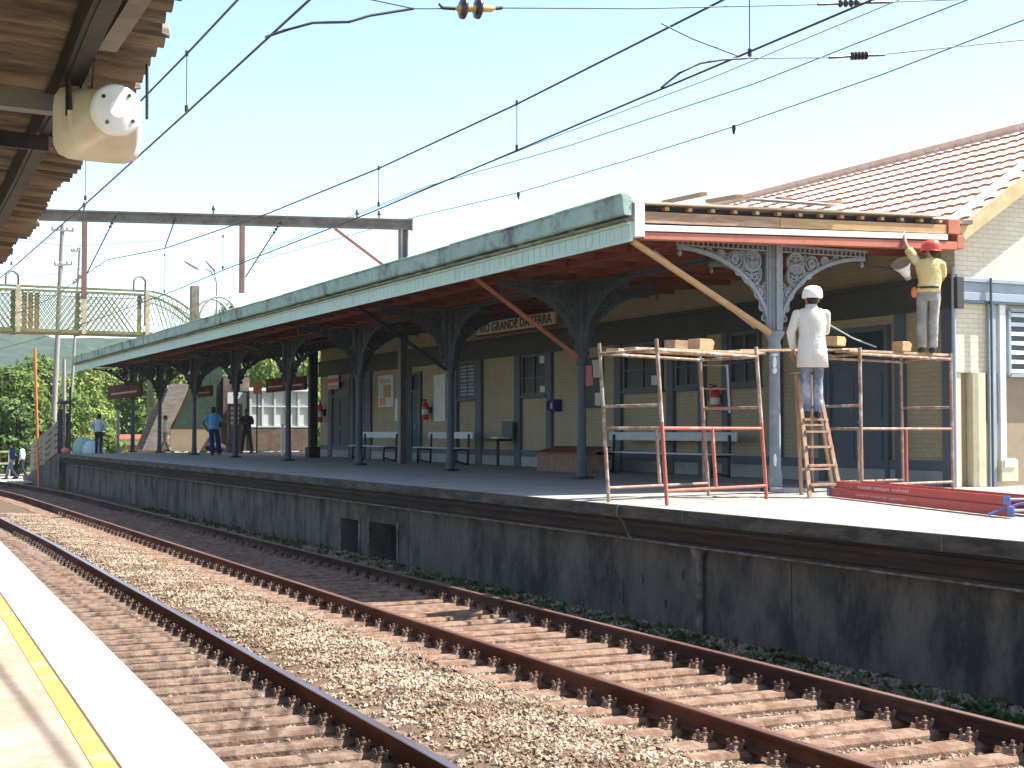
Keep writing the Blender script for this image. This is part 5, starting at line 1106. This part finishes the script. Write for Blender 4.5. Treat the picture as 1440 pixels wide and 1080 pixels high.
# booth (white framed glazed ticket office)
bt_ = thing('ticket_booth', 'pale glazed booth with a brown base under the canopy', 'booth', V(17,57,0))
a = att(352,640,61.5); b = att(436,640,61.5); x0, x1 = a.x, b.x; yb0 = 61.5
MB().box(x0,yb0,0,x1,yb0+2,1.05).build('base', m_brick_br, bt_, .01)
q = MB(); 
for i in range(6): x = x0+(x1-x0)*i/5; q.box(x-.04,yb0-.02,1.05,x+.04,yb0+.06,2.65)
for z_ in (1.05,1.95,2.6): q.box(x0,yb0-.015,z_,x1,yb0+.055,z_+.07)
q.build('frame', m_kiosk, bt_); MB().box(x0,yb0+.06,1.05,x1,yb0+.09,2.65).build('pane', m_kiosk, bt_); MB().box(x0-.1,yb0-.1,2.67,x1+.1,yb0+2,2.8).build('roof', m_white, bt_)
MB().box(x0-.9,yb0+.5,0,x0-.5,yb0+.56,2.6).build('side_panel', m_kiosk, bt_); MB().box(x0-.45,yb0+.5,0,x0-.05,yb0+.56,2.6).build('side_panel', m_kiosk, bt_)
a = att(322,636,58); rk_ = thing('magazine_rack', 'dark rack of small papers beside the man in dark clothes', 'rack', V(a.x,57,0)); MB().box(a.x-.28,57,0,a.x+.28,57.25,2.0).build('frame', m_brick_br, rk_, .01)
for i in range(2):
    for j in range(4): MB().box(a.x-.2+i*.22,56.99,1.15+j*.2,a.x-.08+i*.22,56.998,1.27+j*.2).build('paper', m_paper, rk_)
for k, x in enumerate((397,407)):
    a = att(x,640,50.5); tag(MB().tube([(a.x,50.5,0),(a.x,50.5,1.15)], .055, 8).build('white_bollard', m_white), ['left of two short white posts in front of the booth base','right of two short white posts in front of the booth base'][k], 'post', 'short white posts before the booth')
a = att(375,545,55); q = thing('notice_stand', 'orange notice on a thin stand in front of the booth', 'sign', V(a.x-.5,55,0)); a = att(362,545,55); MB().box(a.x-.17,54.97,a.z-.25,a.x+.17,55.0,a.z+.25).build('board', plain('orange_board',(.45,.20,.12)), q); MB().tube([(a.x,55.03,0),(a.x,55.03,a.z-.2)], .03, 8).build('post', m_black, q)
a = att(326,592,60); tag(MB().ell((a.x-.7,60,.18),.45,.3,.22).build('dark_bag', m_dark), 'dark heap of bags at the foot of the cream wall', 'bags')

# footbridge
TF = 68.
fp = lambda x, y: att(x, y, TF)
fb = thing('footbridge', 'olive lattice footbridge with cream posts and lamp hoops over the tracks', 'bridge', V(10,TF,5.2))
zb = fp(100,466).z; zt_ = fp(100,405).z; xe = fp(208,440).x; xs0 = -6.
for yy in (TF, TF+1.8):
    q = MB(); q.beam((xs0,yy,zb),(xe+.2,yy,zb),.12,.14); q.beam((xs0,yy,zt_),(xe,yy,zt_),.10,.10); q.beam((xs0,yy,zt_-.22),(xe,yy,zt_-.22),.05,.04)
    n = int((xe-xs0)/.24); H_ = zt_-zb
    for i in range(-6,n):
        x = xs0+.24*i
        for sgn in (1,-1):
            xa = x; xb = x+1.25
            A_ = V(xa,yy+.012*sgn,zb if sgn > 0 else zt_-.22); B_ = V(xb,yy+.012*sgn,zt_-.22 if sgn > 0 else zb)
            if xa < xs0 or xb > xe: continue
            q.beam(A_, B_, .038, .012, (0,1,0))
    # curved end panel descending to the right
    xr = fp(285,455).x; arc = []
    for i in range(11): u = i/10; arc.append((xe+(xr-xe)*u, zt_-(zt_-fp(285,452).z)*u**1.9))
    for (xa,za),(xb,zb_) in zip(arc,arc[1:]): q.beam((xa,yy,za),(xb,yy,zb_),.08,.08,(0,1,0)); q.beam((xa,yy,za-.32),(xb,yy,zb_-.32),.05,.05,(0,1,0))
    for i in range(12):
        u = i/12; xa = xe+(xr-xe)*u; za = zt_-(zt_-fp(285,452).z)*u**1.9; 
        q.beam((xa,yy,za),(xa+.5,yy,max(za-1.6,zb-.6)),.025,.012,(0,1,0)); q.beam((xa+.4,yy,za-.05),(xa-.1,yy,max(za-1.6,zb-.6)),.025,.012,(0,1,0))
    q.beam((xe,yy,zb),(xr+.2,yy,zb-.9),.10,.12,(0,1,0))
    q.build('lattice_girder', m_greenpaint, fb)
for x in (25,118,207):
    X = fp(x,440).x
    for yy in (TF-.07, TF+1.87): MB().box(X-.10,yy-.03,zb-.1,X+.10,yy+.03,zt_+.05).build('post', m_creamsteel if yy < TF else m_greenpaint, fb)
for x in (17,197):
    Xa = fp(x-9,400).x; Xb = fp(x+11,400).x; zz = zt_; r_ = (Xb-Xa)/2; q = MB(); q.tube([V(Xa,TF,zz),V(Xa,TF+.0,zz+.35)]+[V((Xa+Xb)/2-r_*math.cos(a),TF+.6*(i/8),zz+.35+r_*1.1*math.sin(a)) for i, a in enumerate([math.pi*j/8 for j in range(1,8)])]+[V(Xb,TF+.6,zz+.35),V(Xb,TF+.6,zz-1.6)], .05, 8); q.build('lamp_hoop', m_steel_g, fb)
MB().box(xs0,TF+.06,zb-.06,xe+.1,TF+1.74,zb).build('deck', m_wood, fb)
MB().prism([(xe+.1,TF+.06,zb-.06),(xe+.1,TF+.06,zb),(17.5,TF+.06,zb-.9),(17.5,TF+.06,zb-.96)], (0,1.68,0)).build('stair_deck', m_wood, fb)
MB().box(-5.5,TF+.3,-1.5,-5,TF+1.5,zb-.07).build('pier', m_creamsteel, fb); MB().box(xe+.2,TF+.7,0,xe+.45,TF+1.1,zb-.3).build('pier', m_greenpaint, fb)
for k in range(7): 
    Xa = fp(38+9*k,440).x
    if k < 3: MB().box(Xa,TF+1.86,zb+.1,Xa+.22,TF+1.88,zt_-.1).build('infill_panel', M('rusty_panel', (.40,.24,.10), (.32,.18,.07), scale=4), fb)
a = att(275,420,72); tag(MB().box(a.x-.2,72,-1.5,a.x+.2,72.4,att(275,402,72).z).build('brick_post', m_steel_br), 'square brown post rising behind the canopy at the end of the footbridge', 'post')
# utility poles behind
def upole(label, xb, yb, xt, yt, t, r, arms=()):
    b = att(xb,yb,t); tpt = att(xt,yt,t); p = thing('utility_pole', label, 'pole', V(b.x,t,-1.5)); MB().tube([V(b.x,t,-1.5),tpt], [r*1.15,r*.8], 10).build('shaft', m_pole, p)
    for (x0,y0,x1,y1) in arms: q = MB(); A_, B_ = att(x0,y0,t-.1), att(x1,y1,t-.1); q.beam(A_,B_,.10,.10); [q.lathe(A_.lerp(B_,u)+V(0,0,.05), [(.03,0),(.06,.05),(.06,.12),(.03,.16)], 8) for u in (.05,.3,.7,.95)]; q.build('crossarm', m_pole, p)
    return p
upole('tall leaning wooden utility pole with crossarms behind the footbridge', 73,590, 88,316, 84, .15, ((72,323,104,325),(76,373,102,372)))
upole('short pole with a stepped bracket beside the tall utility pole', 96,545, 112,353, 92, .09, ((100,354,113,352),(103,400,117,386)))
upole('short grey pole rising behind the gate panels', 91,600, 90,505, 80, .11)
a = att(307,430,80); sl_ = thing('street_lamp', 'slim double headed street lamp above the canopy roof', 'lamp', V(a.x,80,-1.5)); tp = att(305,398,80)
MB().tube([V(a.x,80,-1.5),tp], [.11,.06], 8).build('pole', m_grey, sl_)
for (x,y,xx,yy) in ((288,378,266,372),(297,376,300,378)):
    A_ = att(x,y,80); q = MB(); q.tube([tp, tp.lerp(A_,.5)+V(0,0,.25), A_], .035, 6); q.build('arm', m_grey, sl_); 
for (x,y,dx,dz) in ((270,373,-.5,.25),(296,374,-.35,.35)):
    A_ = att(x,y,80); MB().loft([[A_+V(dx*u,-.1*math.cos(a_)*w,dz*u+.09*math.sin(a_)*w) for a_ in [6.283*i/8 for i in range(8)]] for u, w in ((.9,.6),(.4,1.2),(-.5,1.2),(-.8,.6))]).build('lamp_head', m_grey, sl_)
for s_, (x0, x1, yt) in enumerate(((280,335,414),)):
    A_, B_ = att(x0,447,74), att(x1,447,74); q = MB(); rr = (B_.x-A_.x)/2
    for yy in (74,75.5): q.tube([V((A_.x+B_.x)/2-rr*math.cos(a_),yy,A_.z-.2+1.35*math.sin(a_)) for a_ in [math.pi*i/12 for i in range(13)]], .06, 6)
    q.box(A_.x-.06,73.95,-1.5,A_.x+.06,74.05,A_.z-.2); q.box(B_.x-.06,73.95,-1.5,B_.x+.06,74.05,A_.z-.2); tag(q.build('metal_arch', m_grey), 'curved metal hoops of a stair cover behind the canopy roof', 'arch')
# thin service wires around the poles
for k, (p0, p1) in enumerate((((-40,330),(230,338)),((-40,380),(150,372)),((-60,405),(120,390)))):
    A_ = att(*p0,84); B_ = att(*p1,84); tag(MB().tube([A_, A_.lerp(B_,.5)+V(0,0,-.5), B_], .015, 5).build('service_wire', m_wire_f), ['topmost thin wire through the tall utility pole crossarm','middle thin wire through the tall utility pole','lowest thin wire beside the short stepped pole'][k], 'wire')

# ------------------------------------------------------------------ trees
def crown(blobs, n, size, seed):
    rg = np.random.default_rng(seed); P = []; NRM = []
    w = np.array([b[3]*b[4] for b in blobs]); w = w/w.sum()
    for (x,y,z,r,rz), k in zip(blobs, (w*n).astype(int)):
        d = rg.normal(size=(k,3)); d /= np.linalg.norm(d,axis=1)[:,None]; rad = rg.uniform(.35,1.0,(k,1))**.5
        lump = 1+.22*np.sin(d[:,:1]*5+seed)*np.cos(d[:,1:2]*6-seed)+.15*np.sin(d[:,2:]*9+x)
        P.append(np.array([x,y,z])+d*rad*lump*np.array([r,r,rz])); NRM.append(d)
    P = np.concatenate(P); D = np.concatenate(NRM); k = len(P)
    nrm = D+rg.normal(0,.6,(k,3))+np.array([0,0,.35]); nrm /= np.linalg.norm(nrm,axis=1)[:,None]
    u = np.cross(nrm, rg.normal(size=(k,3))); u /= np.linalg.norm(u,axis=1)[:,None]; v = np.cross(nrm,u); s = size*rg.uniform(.6,1.4,(k,1))
    vs = np.stack([P-u*s, P-v*s*.45, P+u*s, P+v*s*.45],1).reshape(-1,3); return vs, np.arange(k*4).reshape(-1,4)
def tree(label, x, t, ytop, wpx, mat, n=5200, seed=1, zb=-1.5, size=.17, cat='tree', trunk=True, name='tree'):
    b = att(x, 600, t); h = att(x, ytop, t).z; w = wpx*t/CC/F*.5; rg = random.Random(seed)
    o = thing(name, label, cat, V(b.x,t,zb)); hh = h-zb; bl = []
    for i in range(9):
        a = rg.uniform(0,6.28); q = rg.uniform(.1,.72); bl.append((b.x+w*q*math.cos(a), t+w*q*math.sin(a), zb+hh*rg.uniform(.38,.80), w*rg.uniform(.34,.55), hh*rg.uniform(.13,.22)))
    bl.append((b.x, t, zb+hh*.84, w*.42, hh*.16)); bl.append((b.x-w*.3, t-w*.3, zb+hh*.34, w*.6, hh*.24)); bl.append((b.x+w*.35, t-w*.2, zb+hh*.30, w*.55, hh*.22))
    vs, fs = crown(bl, n, size, seed); npmesh('crown', vs-np.array(o.location), fs, mat, o)
    tr = MB(); r = .10+hh*.018; tr.tube([V(b.x,t,zb-.1),V(b.x+.1,t,zb+hh*.2),V(b.x-.05,t+.1,zb+hh*.45),V(b.x+.05,t,zb+hh*.75)], [r*1.2,r,r*.75,r*.3], 8)
    for q in bl[:6]: c0_ = V(b.x,t,zb+hh*.28); tr.tube([c0_, c0_.lerp(V(q[0],q[1],q[2]),.55)+V(0,0,.2), V(q[0],q[1],q[2])], [r*.6,r*.35,r*.1], 6)
    tr.build('trunk', m_bark, o); return o
tree('big mid green tree at the far left edge behind the crossing', 12, 86, 512, 95, m_leafA, 9000, 3)
tree('big rounded green tree behind the orange pole', 55, 90, 500, 110, m_leafA, 10000, 5)
tree('tree with a bright crown between the orange pole and the utility pole', 92, 98, 528, 75, m_leafB, 6000, 9)
tree('yellow green tree behind the gate panels', 122, 104, 505, 85, m_leafB, 7500, 12)
tree('yellow green tree behind the hands-on-hips man', 160, 110, 512, 90, m_leafB, 8000, 15)
tree('mid green tree behind the brown sign of the last column', 200, 106, 500, 85, m_leafA, 7500, 18)
tree('bright green tree seen past the second last column', 240, 112, 505, 85, m_leafB, 7500, 21)
tree('leafy tree behind the green hoarding', 285, 104, 480, 90, m_leafA, 7000, 24)
tree('tree top peeping over the canopy roof beside the street lamp', 315, 112, 418, 65, m_leafA, 6500, 27)
tree('bright tree behind the glazed booth', 365, 100, 470, 90, m_leafB, 7000, 30)
tree('bright tree seen through the gap right of the booth', 445, 92, 480, 90, m_leafB, 7000, 33)
tree('dark tree at the end of the ramp behind the two walkers', 20, 78, 560, 60, m_leafC, 4000, 36)
tree('low dark bush under the big left tree', 70, 80, 590, 60, m_leafC, 3500, 39, name='bush', cat='bush')
tree('low bush beside the far house', 150, 88, 600, 55, m_leafA, 3000, 42, name='bush', cat='bush')
a = att(3,640,76); q = thing('crossing_fence', 'pale yellow rail fence at the far left behind the walkers', 'fence', V(a.x,76,-1.5))
for i in range(4): MB().box(a.x-1.2+i*.5,76,-1.5,a.x-1.1+i*.5,76.08,-.1).build('post', m_creamsteel, q)
for z_ in (-.2,-.8): MB().box(a.x-1.4,75.97,z_,a.x+.6,75.999,z_+.1).build('rail', m_creamsteel, q)
a = att(10,665,69); o = MB().box(a.x-8,66.5,-1.44,a.x+1.6,74,-1.36).build('path', M('pale_dust', (.52,.46,.38), (.44,.39,.32), scale=2, world=True)); struct(o)

# ------------------------------------------------------------------ camera, light
cam = bpy.data.cameras.new('camera'); co_ = bpy.data.objects.new('camera', cam); COL.objects.link(co_)
cam.sensor_width = 36; cam.sensor_fit = 'HORIZONTAL'; cam.lens = 36*F/1440; cam.clip_end = 4000; cam.clip_start = .05
co_.location = (0,0,CZ); co_.rotation_euler = (math.pi/2+PI_, 0, -TH); SC.camera = co_
sv = Vector((.63,-.22,1.0)).normalized()      # towards the sun
el = math.asin(sv.z); az = math.atan2(sv.x, sv.y)
sun = bpy.data.lights.new('sun','SUN'); sun.energy = 5.0; sun.angle = R(.5); sun.color = (1,.95,.86)
so = bpy.data.objects.new('sun', sun); COL.objects.link(so); so.rotation_euler = (-sv).to_track_quat('-Z','Y').to_euler()
wd = bpy.data.worlds.new('World'); SC.world = wd; wd.use_nodes = True; nt = wd.node_tree
sky = nt.nodes.new('ShaderNodeTexSky'); sky.sky_type = 'NISHITA'; sky.sun_disc = False; sky.sun_elevation = el; sky.sun_rotation = az; sky.air_density = 1.0; sky.dust_density = .8; sky.ozone_density = 1.0
bg = nt.nodes['Background']; nt.links.new(sky.outputs[0], bg.inputs[0]); bg.inputs[1].default_value = .10
SC.view_settings.view_transform = 'Standard'; SC.view_settings.look = 'None'; SC.view_settings.exposure = 1.7; SC.view_settings.gamma = 1.0
# hazy air: pale even volume round the whole place
hz = MB().box(-500,-40,-2.6,700,900,60).build('haze', m_white); struct(hz, 'stuff')
hm_ = bpy.data.materials.new('hazy_air'); hm_.use_nodes = True; t_n = hm_.node_tree
for n_ in list(t_n.nodes):
    if n_.type != 'OUTPUT_MATERIAL': t_n.nodes.remove(n_)
pv = t_n.nodes.new('ShaderNodeVolumePrincipled'); pv.inputs['Color'].default_value = (.80,.88,.95,1); pv.inputs['Density'].default_value = .00016; pv.inputs['Anisotropy'].default_value = .2
t_n.links.new(pv.outputs[0], [n for n in t_n.nodes if n.type == 'OUTPUT_MATERIAL'][0].inputs['Volume'])
hz.data.materials.clear(); hz.data.materials.append(hm_)
